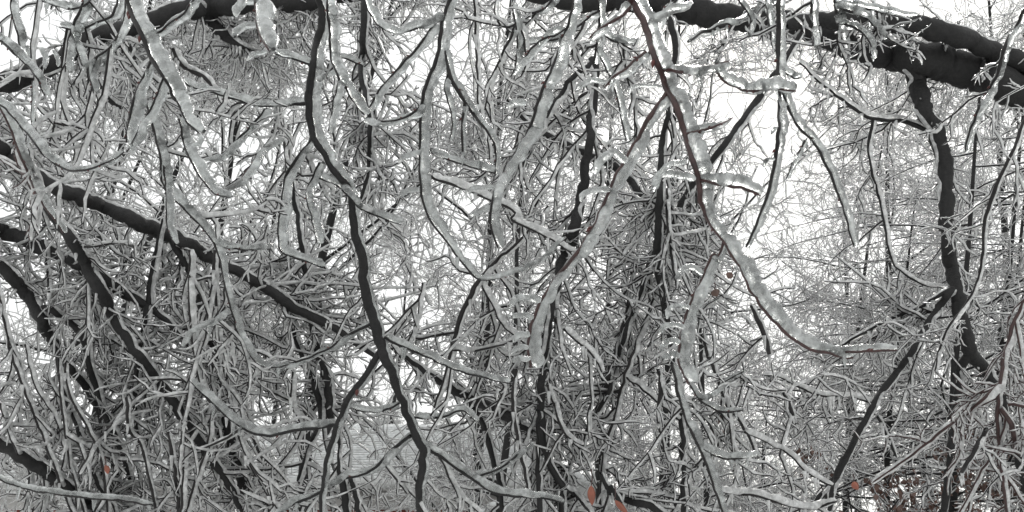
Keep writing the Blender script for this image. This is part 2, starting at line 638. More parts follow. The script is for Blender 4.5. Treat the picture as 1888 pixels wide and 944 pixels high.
branch_thing('dark_limb', 'thick dark limb running along the top left edge behind hanging ice', 'tree limb', G_LIMB,
    [(-620, 420, 56), (-300, 270, 48), (-60, 175, 40), (50, 140, 38), (110, 112, 32), (170, 72, 32), (240, 52, 30), (320, 24, 34), (400, 12, 40), (470, 8, 30), (540, 8, 32), (610, -2, 24), (700, -20, 20)],
    (3.0, 3.2), 5, subs=[
        ([(358, 10, 24), (385, 38, 22), (412, 62, 20), (440, 84, 9), (480, 96, 5)], 6),
        ([(222, 55, 11), (240, 92, 10), (252, 118, 8), (262, 140, 4)], 5),
        ([(180, 150, 8), (205, 185, 10), (238, 203, 8), (262, 205, 4)], 5),
        ([(-30, 240, 14), (10, 290, 26), (35, 315, 22), (55, 330, 10)], 5),
    ], wood=BARK, icicles=26, part='limb', sub_part='side_limb', icemat=ICEF, crown=CR(per=100, m3=6, s=1.15))

branch_thing('dark_limb', 'long dark limb slanting down across the left half from the left edge', 'tree limb', G_LIMB,
    Q(1, [(-1200, -260, 44), (-600, 150, 36), (-80, 490, 28), (50, 592, 26), (170, 672, 24), (280, 722, 27), (400, 772, 25), (520, 822, 28), (610, 862, 25), (690, 905, 24)]) + Q(3, [(850, 45, 18), (1010, 135, 20), (1090, 195, 17), (1200, 248, 15), (1300, 310, 10), (1400, 380, 8)]),
    (2.1, 2.4), 4, subs=[
        ([(315, 445, 14), (350, 500, 13), (372, 560, 15), (382, 615, 16), (395, 680, 17), (412, 760, 18), (435, 850, 18), (458, 940, 20), (470, 990, 20)], 4),
    ], wood=BARK, icicles=34, part='limb', sub_part='side_limb', icemat=ICEF, crown=CR(per=90, m3=6))

branch_thing('dark_limb', 'dark limb entering low at the left edge below the longer slanting one', 'tree limb', G_LIMB,
    Q(1, [(-1100, 300, 40), (-500, 640, 32), (-80, 820, 25), (20, 855, 24), (100, 885, 24), (170, 922, 24)]) + Q(3, [(240, 10, 16), (310, 45, 17), (380, 90, 20), (450, 130, 21), (545, 185, 15)]) + [(315, 600, 9), (350, 640, 6)],
    (2.15, 2.3), 4, subs=[
        (Q(3, [(545, 185, 12), (530, 260, 12), (520, 340, 11), (508, 420, 11), (500, 500, 10), (505, 600, 9), (520, 700, 7)]), 4),
        (Q(3, [(548, 180, 11), (553, 110, 10), (566, 30, 9)]) + [(290, 450, 6), (300, 400, 4)], 6),
    ], wood=BARK, icicles=14, part='limb', sub_part='side_limb', icemat=ICEF, crown=CR(per=45, m3=7, ice2=0.0056, ice3=0.0044, rw2=0.0027, rw3=0.0018, s=0.95))

branch_thing('dark_limb', 'dark limb falling from the left edge into the bottom left corner', 'tree limb', G_LIMB,
    Q(3, [(-1000, 150, 36), (-400, 500, 26), (-120, 640, 21), (0, 692, 20), (100, 750, 23), (220, 832, 21), (300, 890, 18), (400, 990, 14)]),
    (2.1, 2.2), 4, wood=BARK, icicles=8, part='limb', icemat=ICEF, crown=CR(per=51, m3=7, ice2=0.0056, ice3=0.0044, rw2=0.0027, rw3=0.0018, s=0.95))

branch_thing('dark_limb', 'gnarled dark limb with crowded forks at the left edge below the middle', 'tree limb', G_LIMB,
    Q(3, [(-900, -700, 34), (-400, -300, 26), (-120, -60, 21), (0, 40, 20), (60, 100, 22), (120, 175, 22), (170, 270, 20), (215, 345, 16), (250, 400, 13), (310, 480, 13), (360, 555, 10), (385, 650, 10), (415, 760, 12), (440, 900, 10), (450, 980, 9)]),
    (2.15, 2.35), 4, subs=[
        (Q(3, [(205, 330, 9), (225, 460, 8), (255, 560, 8), (295, 650, 9), (320, 740, 9), (355, 820, 9), (400, 900, 8)]), 4),
        (Q(3, [(165, 185, 12), (230, 225, 13), (300, 285, 15), (325, 390, 12), (352, 470, 12), (378, 570, 12), (415, 650, 13), (455, 735, 10), (480, 830, 8)]), 4),
        (Q(3, [(160, -60, 6), (170, 20, 6), (183, 100, 6), (183, 195, 5)]), 4),
        (Q(3, [(310, 290, 6), (400, 305, 5), (470, 350, 4), (520, 390, 3)]), 6),
    ], wood=BARK, icicles=14, part='limb', sub_part='side_limb', icemat=ICEF, crown=CR(per=38, m3=7, ice2=0.0056, ice3=0.0044, rw2=0.0027, rw3=0.0018, s=0.95))

branch_thing('dark_limb', 'straight dark limb dropping steeply from upper left to the low left centre', 'tree limb', G_LIMB,
    Q(1, [(100, 640, 6), (130, 720, 10), (190, 790, 15), (250, 865, 20), (300, 940, 23)]) + Q(3, [(330, 60, 22), (385, 160, 22), (430, 250, 16), (480, 330, 17), (560, 430, 18), (640, 540, 18), (710, 650, 18), (775, 745, 16), (840, 840, 12), (900, 960, 10)]),
    (2.1, 2.3), 4, wood=BARK, icicles=20, part='limb', icemat=ICEF, crown=CR(per=64, m3=7, ice2=0.0056, ice3=0.0044, rw2=0.0027, rw3=0.0018, s=0.95))

branch_thing('dark_limb', 'short dark limb slanting down left of the straight pole in the middle', 'tree limb', G_LIMB,
    Q(3, [(1420, 330, 7), (1530, 400, 9), (1650, 478, 15), (1780, 548, 18), (1888, 600, 22)]) + [(960, 785, 12), (985, 800, 6)],
    (2.4, 2.4), 4, subs=[
        (Q(3, [(1730, 515, 14), (1768, 600, 11), (1800, 690, 11), (1830, 780, 11), (1845, 870, 10), (1860, 980, 9)]), 4),
    ], wood=BARK, icicles=10, part='limb', icemat=ICEF, crown=CR(per=45, m3=5, s=1.1))

branch_thing('dark_limb', 'dark limb slanting behind the straight pole in the upper middle', 'tree limb', G_LIMB,
    [(930, 180, 6), (985, 235, 9), (1035, 263, 15), (1085, 288, 17), (1120, 300, 15), (1155, 325, 13), (1190, 375, 14), (1215, 410, 12), (1245, 425, 10), (1275, 445, 8), (1310, 500, 5)],
    (2.5, 2.7), 4, wood=BARK, icicles=10, part='limb', icemat=ICEF, crown=CR(per=60, m3=5, s=1.1))

branch_thing('dark_limb', 'dark arched limb lying low at the bottom centre', 'tree limb', G_LIMB,
    Q(4, [(330, 800, 7), (365, 875, 11), (430, 902, 13), (520, 928, 13), (600, 990, 10)]), (2.3, 2.3), 4,
    subs=[(Q(4, [(365, 850, 9), (400, 915, 10), (450, 990, 10)]), 3)], wood=BARK, icicles=8, part='limb', icemat=ICEF, crown=CR(per=50, m3=4))

# ------------------------------------------------------------------ upright stems
branch_thing('young_tree', 'tall straight dark pole right of centre bending out at its foot', 'young tree', G_STEM,
    Q(2, [(296, 215, 13), (303, 250, 15), (297, 400, 16), (278, 580, 17), (250, 760, 20), (215, 880, 23)]) + Q(4, [(175, 60, 16), (142, 200, 15), (120, 350, 15), (106, 500, 15), (112, 650, 15), (142, 770, 13), (182, 850, 13), (185, 980, 14)]),
    (2.25, 2.3), 3, subs=[
        (Q(2, [(292, 235, 10), (225, 285, 9), (180, 345, 9), (110, 462, 8), (60, 560, 5)]), 6),
        (Q(4, [(100, 560, 8), (98, 720, 10), (103, 980, 11)]), 3),
        (Q(4, [(185, 855, 9), (235, 880, 7), (300, 960, 6)]), 6),
    ], wood=BARK, icicles=6, part='trunk', icemat=ICEF, crown=CR(per=70, m3=5))

branch_thing('young_tree', 'dark double stem curving down behind the red twig right of centre', 'young tree', G_STEM,
    Q(2, [(560, 20, 10), (585, 90, 12), (602, 160, 12), (590, 300, 9), (572, 420, 9), (553, 550, 12), (545, 700, 14), (540, 800, 14), (535, 930, 14)]) + Q(4, [(540, 80, 13), (562, 170, 12), (590, 330, 9), (605, 450, 8), (622, 600, 9), (630, 760, 10), (632, 980, 10)]),
    (2.3, 2.35), 4, subs=[
        (Q(2, [(572, 700, 5), (575, 820, 6), (590, 944, 7)]) + Q(4, [(600, 60, 6), (606, 110, 4)]), 4),
    ], wood=BARK, icicles=4, part='trunk', icemat=ICEF, crown=CR(per=42, m3=5))

branch_thing('young_tree', 'dark stem leaning up to the right across the bright sky gap', 'young tree', G_STEM,
    Q(2, [(1065, 120, 8), (1000, 230, 10), (915, 352, 13), (820, 488, 13), (720, 610, 13), (640, 722, 12), (580, 838, 11), (520, 944, 10)]) + Q(4, [(480, 110, 8), (430, 255, 9), (385, 395, 9), (355, 500, 9), (280, 640, 6), (250, 760, 5)]),
    (2.5, 2.4), 4, wood=BARK, icicles=6, part='trunk', icemat=ICEF, crown=CR(per=57, m3=5))

branch_thing('young_tree', 'slim dark stem with a parallel twin standing in the lower middle', 'young tree', G_STEM,
    Q(4, [(545, 80, 4), (520, 165, 5), (475, 280, 6), (430, 400, 6), (405, 480, 6), (385, 580, 6), (350, 680, 5), (330, 800, 5), (325, 980, 5)]),
    (2.4, 2.4), 6, subs=[
        (Q(4, [(430, 150, 6), (408, 270, 8), (370, 400, 9), (340, 520, 8)]), 4),
        (Q(4, [(420, 445, 4), (480, 490, 5), (560, 560, 5), (615, 605, 4)]), 8),
        (Q(4, [(380, 560, 4), (340, 598, 4), (290, 600, 3)]), 8),
    ], wood=TWIG, part='trunk', icemat=ICEF, crown=CR(per=30, m3=5))

branch_thing('young_tree', 'dark stem just right of the low left centre widening toward the house', 'young tree', G_STEM,
    [(525, 255, 9), (530, 300, 9), (548, 400, 9), (560, 480, 10), (570, 565, 12), (585, 640, 13), (603, 700, 14), (608, 765, 16), (600, 800, 12)],
    (2.4, 2.45), 3, subs=[
        (Q(3, [(1155, 460, 12), (1180, 540, 13), (1180, 610, 9), (1140, 700, 7), (1100, 830, 6)]), 4),
        (Q(3, [(1060, 170, 8), (1090, 300, 9), (1130, 420, 10)]), 4),
    ], wood=BARK, part='trunk', icemat=ICEF, crown=CR(per=70, m3=5, s=1.2))

branch_thing('young_tree', 'paired dark stems at the bottom edge in front of the brick house', 'young tree', G_STEM,
    Q(3, [(1250, 620, 6), (1248, 760, 7), (1262, 840, 13), (1285, 980, 14)]), (2.3, 2.3), 3,
    subs=[(Q(3, [(1290, 810, 9), (1310, 880, 10), (1335, 980, 10)]), 3)], wood=BARK, part='trunk', icemat=ICEF, crown=CR(per=20, m3=4))

branch_thing('young_tree', 'dark stem with a downward fork right of the main centre stem', 'young tree', G_STEM,
    [(1010, 380, 4), (960, 440, 5)] + Q(3, [(1830, 20, 6), (1765, 95, 9), (1705, 210, 9), (1670, 330, 8), (1640, 450, 5), (1600, 560, 4)]),
    (2.3, 2.35), 6, subs=[
        (Q(3, [(1770, 95, 4), (1820, 190, 4), (1850, 250, 4), (1920, 310, 4), (1980, 360, 3)]), 9),
        (Q(3, [(1845, 245, 3), (1820, 340, 3), (1850, 430, 2)]), 7),
        (Q(3, [(1670, 345, 4), (1760, 350, 4), (1888, 315, 4), (1960, 280, 3)]), 9),
    ], wood=TWIG, icicles=4, part='trunk', icemat=ICEF, crown=CR(per=24, m3=5))

branch_thing('young_tree', 'dark upright stem behind the twigs between the two upper hanging boughs', 'young tree', G_STEM,
    Q(1, [(1345, -40, 12), (1340, 120, 13), (1335, 260, 12), (1350, 370, 9), (1365, 470, 9), (1357, 640, 8), (1330, 740, 6)]), (2.5, 2.5), 3,
    wood=BARK, part='trunk', icemat=ICEF, crown=CR(per=110, m3=5))

branch_thing('young_tree', 'slim dark shoot rising in the right corner behind the crossing twigs', 'young tree', G_STEM,
    Q(2, [(1960, 200, 5), (1888, 450, 6), (1830, 590, 6), (1780, 700, 7), (1740, 830, 6), (1735, 944, 5)]) + Q(4, [(1700, 130, 4), (1590, 300, 4), (1560, 420, 3)]),
    (2.3, 2.5), 5, wood=TWIG, part='trunk', icemat=ICEF, crown=CR(per=30, m3=5, s=0.8, ice2=0.006, ice3=0.005, rw2=0.0015, rw3=0.001))

branch_thing('young_tree', 'thin reddish dark stem standing upright near the right edge', 'young tree', G_STEM,
    Q(4, [(1960, 40, 4), (1872, 200, 6), (1820, 350, 7), (1797, 500, 8), (1790, 620, 7), (1803, 760, 6), (1828, 980, 6)]),
    (2.4, 2.4), 6, subs=[
        (Q(4, [(1800, 470, 6), (1700, 560, 6), (1580, 650, 5), (1480, 730, 4), (1330, 835, 3)]), 9),
        (Q(4, [(1795, 700, 4), (1740, 780, 4), (1690, 870, 3), (1640, 960, 3)]), 7),
        (Q(4, [(1800, 560, 8), (1840, 620, 9), (1855, 720, 9)]), 3),
        (Q(4, [(1830, 545, 6), (1900, 560, 6)]), 3),
    ], wood=REDTWIG, part='trunk', icemat=ICEF, crown=CR(per=26, m3=5, s=0.8, ice2=0.007, ice3=0.006))

SHOOTS = [
    ('long thin dark shoot bowing down the left edge to the bottom', Q(3, [(-20, 60, 4), (5, 180, 5), (40, 350, 6), (90, 490, 6), (150, 640, 6), (210, 800, 6), (280, 980, 6)]), 2.3, 4, []),
    ('thin dark shoot down the lower left beside the bowed one', Q(3, [(0, 540, 3), (50, 700, 4), (110, 800, 4), (130, 980, 4)]), 2.4, 5, []),
    ('dark shoot rising left of the V of forks at lower left centre', Q(3, [(700, -20, 5), (697, 120, 5), (705, 280, 5), (730, 430, 4), (760, 520, 4), (850, 600, 5), (960, 655, 4)]), 2.1, 9, []),
    ('thin dark pair of shoots rising from the bottom at lower left centre', Q(3, [(665, 950, 6), (680, 800, 6), (690, 690, 5), (750, 605, 5), (770, 540, 3)]), 2.5, 5, [(Q(3, [(690, 950, 5), (720, 830, 6), (760, 720, 5), (780, 560, 3)]), 5)]),
    ('thin dark shoot behind the white house roof at left', Q(3, [(820, 330, 4), (840, 450, 5), (860, 560, 5), (880, 660, 5), (935, 790, 4), (1000, 900, 4)]), 2.7, 6, []),
    ('slim dark shoot hanging left of the house roof corner', Q(3, [(1080, 430, 4), (1075, 540, 4), (1110, 620, 3)]), 2.5, 7, []),
    ('dark vertical shoot in the upper centre left of the pole', Q(1, [(1748, -30, 5), (1752, 120, 5), (1760, 240, 5), (1765, 380, 4), (1800, 520, 4), (1810, 640, 3)]), 2.6, 5, []),
    ('dark slanting shoot below the fork in the upper centre', Q(1, [(1590, 655, 6), (1700, 692, 6), (1820, 742, 6), (1900, 780, 5)]) + Q(2, [(0, 812, 5), (110, 862, 5), (230, 935, 5)]), 2.0, 10, []),
    ('short dark forked shoot at upper left centre beside the sky hole', Q(1, [(640, 180, 6), (670, 235, 9), (760, 290, 8), (800, 340, 4)]), 2.8, 6, []),
    ('short dark stub pointing down right of centre low', Q(4, [(880, 180, 5), (905, 235, 9), (932, 295, 9), (950, 370, 8)]), 3.2, 4, []),
    ('short reddish dead stub in the lower right clearing', Q(4, [(1005, 505, 6), (1022, 540, 8), (1050, 640, 7)]), 3.0, 3, []),
    ('thin dark shoot slanting down beneath the long red arch', Q(4, [(700, 290, 7), (735, 400, 7), (790, 530, 6), (860, 640, 6), (905, 740, 5)]), 3.0, 5, []),
    ('dark thin shoot curving left beside the straight pole low down', Q(4, [(130, 470, 5), (170, 590, 6), (200, 660, 5), (260, 700, 3)]), 2.6, 6, []),
    ('thin dark shoot dropping from left of the tall pole at mid height', Q(1, [(1060, 470, 8), (1058, 560, 9), (1065, 640, 7)]) , 3.0, 4, []),
    ('thin dark shoot below the gap in the lower middle', Q(4, [(190, 265, 5), (240, 310, 6), (300, 370, 5), (330, 430, 3)]), 2.4, 8, []),
    ('dark thin shoot slanting through the bottom right corner', Q(4, [(860, 650, 5), (950, 690, 4), (1030, 740, 4), (1090, 800, 4), (1180, 850, 3)]), 2.5, 8, []),
    ('dark slanting stick near the bottom right behind the stems', Q(4, [(1750, 640, 8), (1700, 730, 8), (1640, 830, 6)]), 3.0, 4, []),
    ('low bowed shoot running along the bottom right edge', Q(4, [(760, 870, 4), (900, 885, 5), (1000, 915, 6), (1100, 930, 6), (1200, 905, 4)]), 2.2, 10, []),
]
SHOOTS += [
    ('thin dark shoot leaning through the low left between two dark limbs', Q(3, [(240, 395, 5), (262, 520, 6), (330, 640, 6), (375, 760, 6), (395, 900, 6), (400, 980, 6)]), 2.3, 3, []),
    ('thin dark shoot from the crowded forks toward the bottom left', Q(3, [(215, 380, 5), (225, 520, 5), (240, 640, 5), (262, 780, 5), (300, 900, 5), (320, 980, 5)]), 2.3, 3, []),
    ('slim dark shoot rising to the bottom left of the straight limb', Q(3, [(620, 650, 6), (635, 740, 8), (650, 840, 8), (668, 980, 9)]), 2.3, 3, []),
    ('curved dark shoot ending beside the long dark wandering limb', Q(3, [(470, 520, 6), (478, 640, 7), (520, 700, 6), (560, 860, 6), (580, 980, 6)]), 2.4, 3, []),
    ('dark slim shoot under the sagging twigs at the far left', Q(3, [(95, 330, 3), (130, 480, 4), (200, 590, 4), (235, 700, 4), (280, 800, 4)]), 2.3, 5, []),
    ('dark shoot crossing upward between the left limbs', Q(3, [(290, 800, 4), (340, 715, 4), (385, 650, 4), (470, 590, 3), (560, 570, 2)]), 2.3, 5, []),
    ('thin dark shoot dropping beside the dark downward limb at lower left', Q(3, [(790, -20, 6), (792, 100, 7), (800, 180, 6), (812, 330, 5), (830, 450, 4)]), 2.4, 4, []),
    ('thin dark shoot left of the lower straight stem', Q(3, [(880, 670, 4), (930, 780, 4), (985, 860, 4), (1020, 960, 4)]), 2.4, 4, []),
    ('slender upright dark shoot to the left of the fork above the brick', Q(3, [(1560, 100, 3), (1530, 250, 3), (1480, 360, 4), (1440, 330, 3)]), 2.4, 7, []),
    ('dark slender shoot above the foot of the tall pole on its left', Q(4, [(20, 420, 6), (0, 520, 7), (15, 640, 7), (45, 790, 7), (70, 900, 5)]), 2.6, 3, []),
    ('dark stick low in the middle between two slim stems', Q(4, [(540, 420, 7), (545, 500, 8), (540, 600, 6), (560, 720, 4)]), 2.6, 3, []),
]
for lab, pts, D, ic, sb in SHOOTS:
    branch_thing('bare_shoot', lab, 'shoot', G_THIN, pts, (D * 0.25 + 1.5, D * 0.25 + 1.6), ic, subs=sb, wood=TWIG, icicles=4, icemat=ICEF,
                 crown=CR(per=16, m3=5))

# ------------------------------------------------------------------ the near hanging boughs
branch_thing('hanging_branch', 'long dark branch falling down the left centre and forking above the house', 'branch', G_DROOP,
    Q(1, [(1165, -60, 13), (1185, 60, 14), (1167, 180, 14), (1146, 300, 14), (1140, 420, 14), (1160, 510, 13), (1205, 590, 11), (1250, 650, 14), (1285, 700, 15), (1300, 790, 14), (1315, 880, 15)]) + Q(3, [(1338, 20, 18), (1345, 120, 18), (1380, 240, 19), (1410, 350, 19), (1450, 440, 16), (1490, 560, 14), (1530, 660, 15), (1562, 725, 15), (1552, 820, 14), (1543, 980, 12)]),
    (1.75, 1.95), (15, 15, 20, 14, 6, 5, 5, 5, 8, 6), subs=[
        (Q(3, [(1408, 350, 13), (1350, 440, 11), (1290, 520, 11), (1243, 620, 11), (1208, 740, 9), (1190, 850, 8), (1180, 980, 8)]), 5, dict(dr=0.02), 0),
        (Q(3, [(1243, 620, 7), (1100, 643, 6), (960, 662, 5), (860, 610, 4), (770, 530, 3), (700, 460, 2)]), (12, 16, 14, 15, 13), dict(on=1), 0),
        (Q(3, [(1370, 250, 6), (1280, 292, 5), (1200, 345, 4), (1060, 405, 3), (1010, 430, 2)]), 9, dict(), 0),
        (Q(3, [(1420, 305, 6), (1530, 352, 5), (1620, 392, 5), (1720, 432, 4), (1880, 470, 3)]), 10, dict(), 0),
        (Q(3, [(1560, 695, 8), (1640, 752, 7), (1740, 822, 6), (1820, 872, 5), (1900, 886, 5), (1990, 892, 4), (2080, 912, 3)]), (10, 13, 14, 14, 10), dict(), 0),
        (Q(3, [(1512, 660, 7), (1440, 722, 6), (1370, 792, 5), (1270, 822, 4), (1210, 850, 3)]), 12, dict(), 0),
        (Q(3, [(1472, 545, 4), (1400, 575, 4), (1330, 570, 3), (1290, 560, 2)]), 10, dict(), 0),
        (Q(3, [(1530, 597, 4), (1640, 592, 4), (1700, 570, 3), (1760, 612, 2)]), 9, dict(), 0),
        (Q(1, [(1140, 380, 7), (1060, 386, 6), (960, 390, 5), (880, 370, 4), (800, 345, 4), (720, 325, 3), (670, 300, 2)]), 12, dict(), 0),
        (Q(1, [(1150, 240, 5), (1080, 215, 4), (1010, 200, 2)]), 12, dict(), 0),
        (Q(1, [(1150, 515, 8), (1100, 580, 7), (1060, 640, 6), (1040, 740, 5), (1027, 830, 5), (1035, 920, 4)]) + Q(3, [(1080, 6, 4), (1140, 22, 4), (1195, 44, 3)]), (6, 14, 18, 18, 14, 12), dict(dr=0.1), 0),
        (Q(1, [(985, 400, 4), (900, 490, 4), (820, 575, 3), (755, 595, 2)]), 14, dict(on=9), 0),
        (Q(1, [(1175, 600, 4), (1130, 720, 3), (1150, 800, 3), (1170, 900, 2)]), 16, dict(on=0), 0),
        (Q(1, [(1180, 655, 4), (1250, 690, 4), (1330, 770, 3), (1400, 800, 3), (1480, 830, 2)]), 16, dict(on=0), 0),
        (Q(3, [(1740, 822, 5), (1830, 790, 4), (1900, 740, 4), (1960, 690, 3)]), 10, dict(on=5), 0),
        (Q(3, [(1186, 870, 6), (1120, 900, 5), (1060, 930, 4), (1000, 960, 3)]), 10, dict(on=1), 0),
    ], wood=BARK, buds=14, icicles=26, crown=CR(per=7, m3=4, s=0.6))

branch_thing('hanging_branch', 'thickly iced branch falling from the top left with side twigs', 'branch', G_DROOP,
    Q(1, [(440, -60, 9), (462, -10, 10), (492, 62, 10), (530, 140, 10), (562, 220, 9), (612, 300, 7), (655, 380, 5), (690, 450, 4), (735, 495, 3)]),
    (1.25, 1.15), (18, 22, 28, 28, 26, 18), subs=[
        (Q(1, [(530, 152, 5), (570, 130, 5), (620, 90, 4), (680, 45, 4), (730, -20, 3)]), 18),
        (Q(1, [(558, 225, 5), (520, 300, 5), (482, 400, 5), (466, 525, 4)]), (8, 18, 24, 18)),
        (Q(1, [(600, 290, 4), (562, 390, 4), (510, 480, 3), (468, 560, 2)]), 18),
        (Q(1, [(660, 440, 4), (690, 560, 5), (730, 640, 4), (780, 705, 3), (850, 730, 2)]), (16, 24, 14)),
    ], fingers=[([(372, 250), (368, 262), (352, 268)], 9)], wood=TWIG, buds=14, icicles=6)

branch_thing('hanging_branch', 'near hanging twig with the fattest ice and a red bud at upper left', 'branch', G_DROOP,
    Q(1, [(930, -60, 6), (942, 0, 6), (945, 80, 5), (962, 135, 5), (992, 188, 5)]), (0.85, 0.8), (28, 34, 38, 34, 24),
    fingers=[(Q(1, [(950, -10), (905, 5), (878, 30), (872, 60)]), 15), (Q(1, [(948, 90), (900, 100), (870, 118), (862, 140)]), 14), (Q(1, [(980, 190), (940, 200), (915, 225)]), 12)],
    wood=REDTWIG, buds=4)

branch_thing('hanging_branch', 'slender iced branch bowing down the upper centre and curling up right', 'branch', G_DROOP,
    Q(1, [(1690, -60, 8), (1640, 55, 8), (1612, 200, 8), (1562, 350, 7), (1550, 450, 6), (1549, 600, 5), (1556, 720, 5), (1590, 815, 5), (1650, 895, 4)]) + Q(3, [(1720, 40, 5), (1770, 84, 5), (1850, 76, 4), (1940, 40, 4), (2010, 0, 3), (2080, -60, 2)]),
    (1.35, 1.6), (12, 20, 22, 20, 22, 20, 10, 9, 9), subs=[
        (Q(1, [(1632, 62, 7), (1540, 100, 5), (1480, 122, 4), (1420, 108, 3), (1370, 60, 3), (1340, -20, 2)]), 16),
        (Q(1, [(1605, 85, 6), (1540, 172, 5), (1460, 262, 4), (1400, 330, 4), (1362, 400, 3)]), 14),
        (Q(1, [(1556, 385, 5), (1500, 430, 4), (1420, 446, 3), (1350, 436, 3)]), 14),
        (Q(1, [(1640, 180, 4), (1655, 265, 8), (1710, 370, 8), (1770, 450, 6), (1822, 530, 5), (1826, 650, 3)]), 8),
        (Q(1, [(1712, 380, 6), (1706, 470, 6), (1705, 570, 5)]), 5, dict(on=4), 0),
        (Q(1, [(1650, 275, 4), (1640, 330, 4), (1668, 430, 3), (1658, 520, 2)]), 8, dict(on=4), 0),
        (Q(1, [(1826, 640, 3), (1720, 610, 3), (1640, 585, 3), (1580, 560, 2)]), 12, dict(on=4), 0),
    ], fingers=[(Q(1, [(1550, 700), (1500, 705), (1470, 730)]), 11), (Q(1, [(1560, 560), (1500, 575), (1475, 600)]), 10)], wood=TWIG, buds=14, icicles=8)

branch_thing('hanging_branch', 'thin iced twig slanting down in the gap right of the left centre branch', 'branch', G_DROOP,
    Q(1, [(1205, -60, 5), (1212, 60, 5), (1220, 200, 5), (1250, 290, 5), (1300, 370, 4), (1345, 425, 3)]), (1.4, 1.45), (16, 20, 20, 18),
    subs=[(Q(1, [(1220, 206, 4), (1280, 215, 4), (1335, 240, 3)]), 8), (Q(1, [(1228, 250, 4), (1180, 295, 3)]), 8), (Q(1, [(1250, 295, 3), (1225, 400, 3), (1210, 490, 2)]), 12)], wood=TWIG, buds=6)

branch_thing('hanging_branch', 'iced twig slanting in from the top left corner', 'branch', G_DROOP,
    Q(1, [(-60, 110, 4), (5, 155, 5), (70, 212, 5), (120, 265, 4), (165, 350, 3)]), (1.4, 1.4), (14, 16, 14), subs=[(Q(1, [(120, 300, 3), (118, 380, 3), (115, 460, 2)]), 4)], wood=TWIG, buds=4)

branch_thing('hanging_branch', 'iced twig sagging from the left edge and rising to meet the second bough', 'branch', G_DROOP,
    Q(1, [(-60, 350, 4), (10, 395, 4), (90, 480, 4), (160, 570, 4), (220, 615, 4), (270, 632, 4), (335, 622, 4), (400, 598, 3), (460, 562, 3)]), (1.45, 1.3), (14, 16, 14, 12), wood=TWIG, buds=6, icicles=3)

branch_thing('hanging_branch', 'reddish iced twig falling down the left side past the sagging one', 'branch', G_DROOP,
    Q(1, [(-20, 360, 4), (15, 420, 5), (72, 560, 6), (110, 650, 6), (140, 720, 5), (195, 800, 4), (230, 860, 3)]), (1.5, 1.6), (12, 15, 16, 12), wood=REDTWIG, buds=6,
    crown=CR(per=20, m3=4, s=0.6))

branch_thing('hanging_branch', 'long iced twig weaving down left of centre and hooking to the right', 'branch', G_DROOP,
    Q(1, [(540, 380, 4), (558, 450, 6), (590, 560, 5), (602, 680, 5), (680, 772, 5), (755, 850, 5), (792, 905, 5)]) + Q(3, [(815, 30, 4), (832, 110, 4), (860, 230, 4), (895, 320, 4), (945, 390, 4), (1010, 415, 3), (1070, 400, 2)]),
    (1.5, 1.8), (14, 16, 16, 15, 10, 14, 12), subs=[
        (Q(1, [(792, 898, 4), (850, 915, 4), (930, 922, 3), (1000, 905, 2)]), 13),
        (Q(1, [(602, 610, 4), (612, 720, 3), (615, 820, 3), (640, 900, 2)]), 14),
        (Q(3, [(830, 190, 4), (790, 240, 3), (720, 275, 3), (680, 330, 2)]), 10),
    ], wood=TWIG, buds=10, icicles=8, crown=CR(per=12, m3=4, s=0.6))

branch_thing('hanging_branch', 'looping iced twig joining the two left boughs near the middle height', 'branch', G_DROOP,
    Q(1, [(820, 705, 3), (870, 680, 4), (920, 620, 4), (975, 550, 4), (1045, 515, 3)]), (1.6, 1.75), (12, 14, 10), wood=REDTWIG, buds=4)

branch_thing('hanging_branch', 'iced branch hanging from the top middle and curving down to the left', 'branch', G_DROOP,
    Q(2, [(240, -60, 4), (215, 60, 5), (168, 205, 6), (112, 330, 6), (62, 480, 6), (0, 585, 6), (-55, 680, 5), (-80, 800, 5), (-55, 915, 4)]),
    (1.25, 1.15), (14, 20, 24, 24, 22, 22, 18), subs=[
        (Q(2, [(205, 100, 4), (160, 130, 4), (90, 160, 4), (0, 270, 3)]), 12),
    ], fingers=[(Q(2, [(50, 380), (10, 378), (-20, 392)]), 11), (Q(2, [(-60, 690), (-130, 690), (-165, 715)]), 11), (Q(2, [(-80, 760), (-120, 780), (-150, 790)]), 10)], wood=TWIG, buds=8, icicles=5)

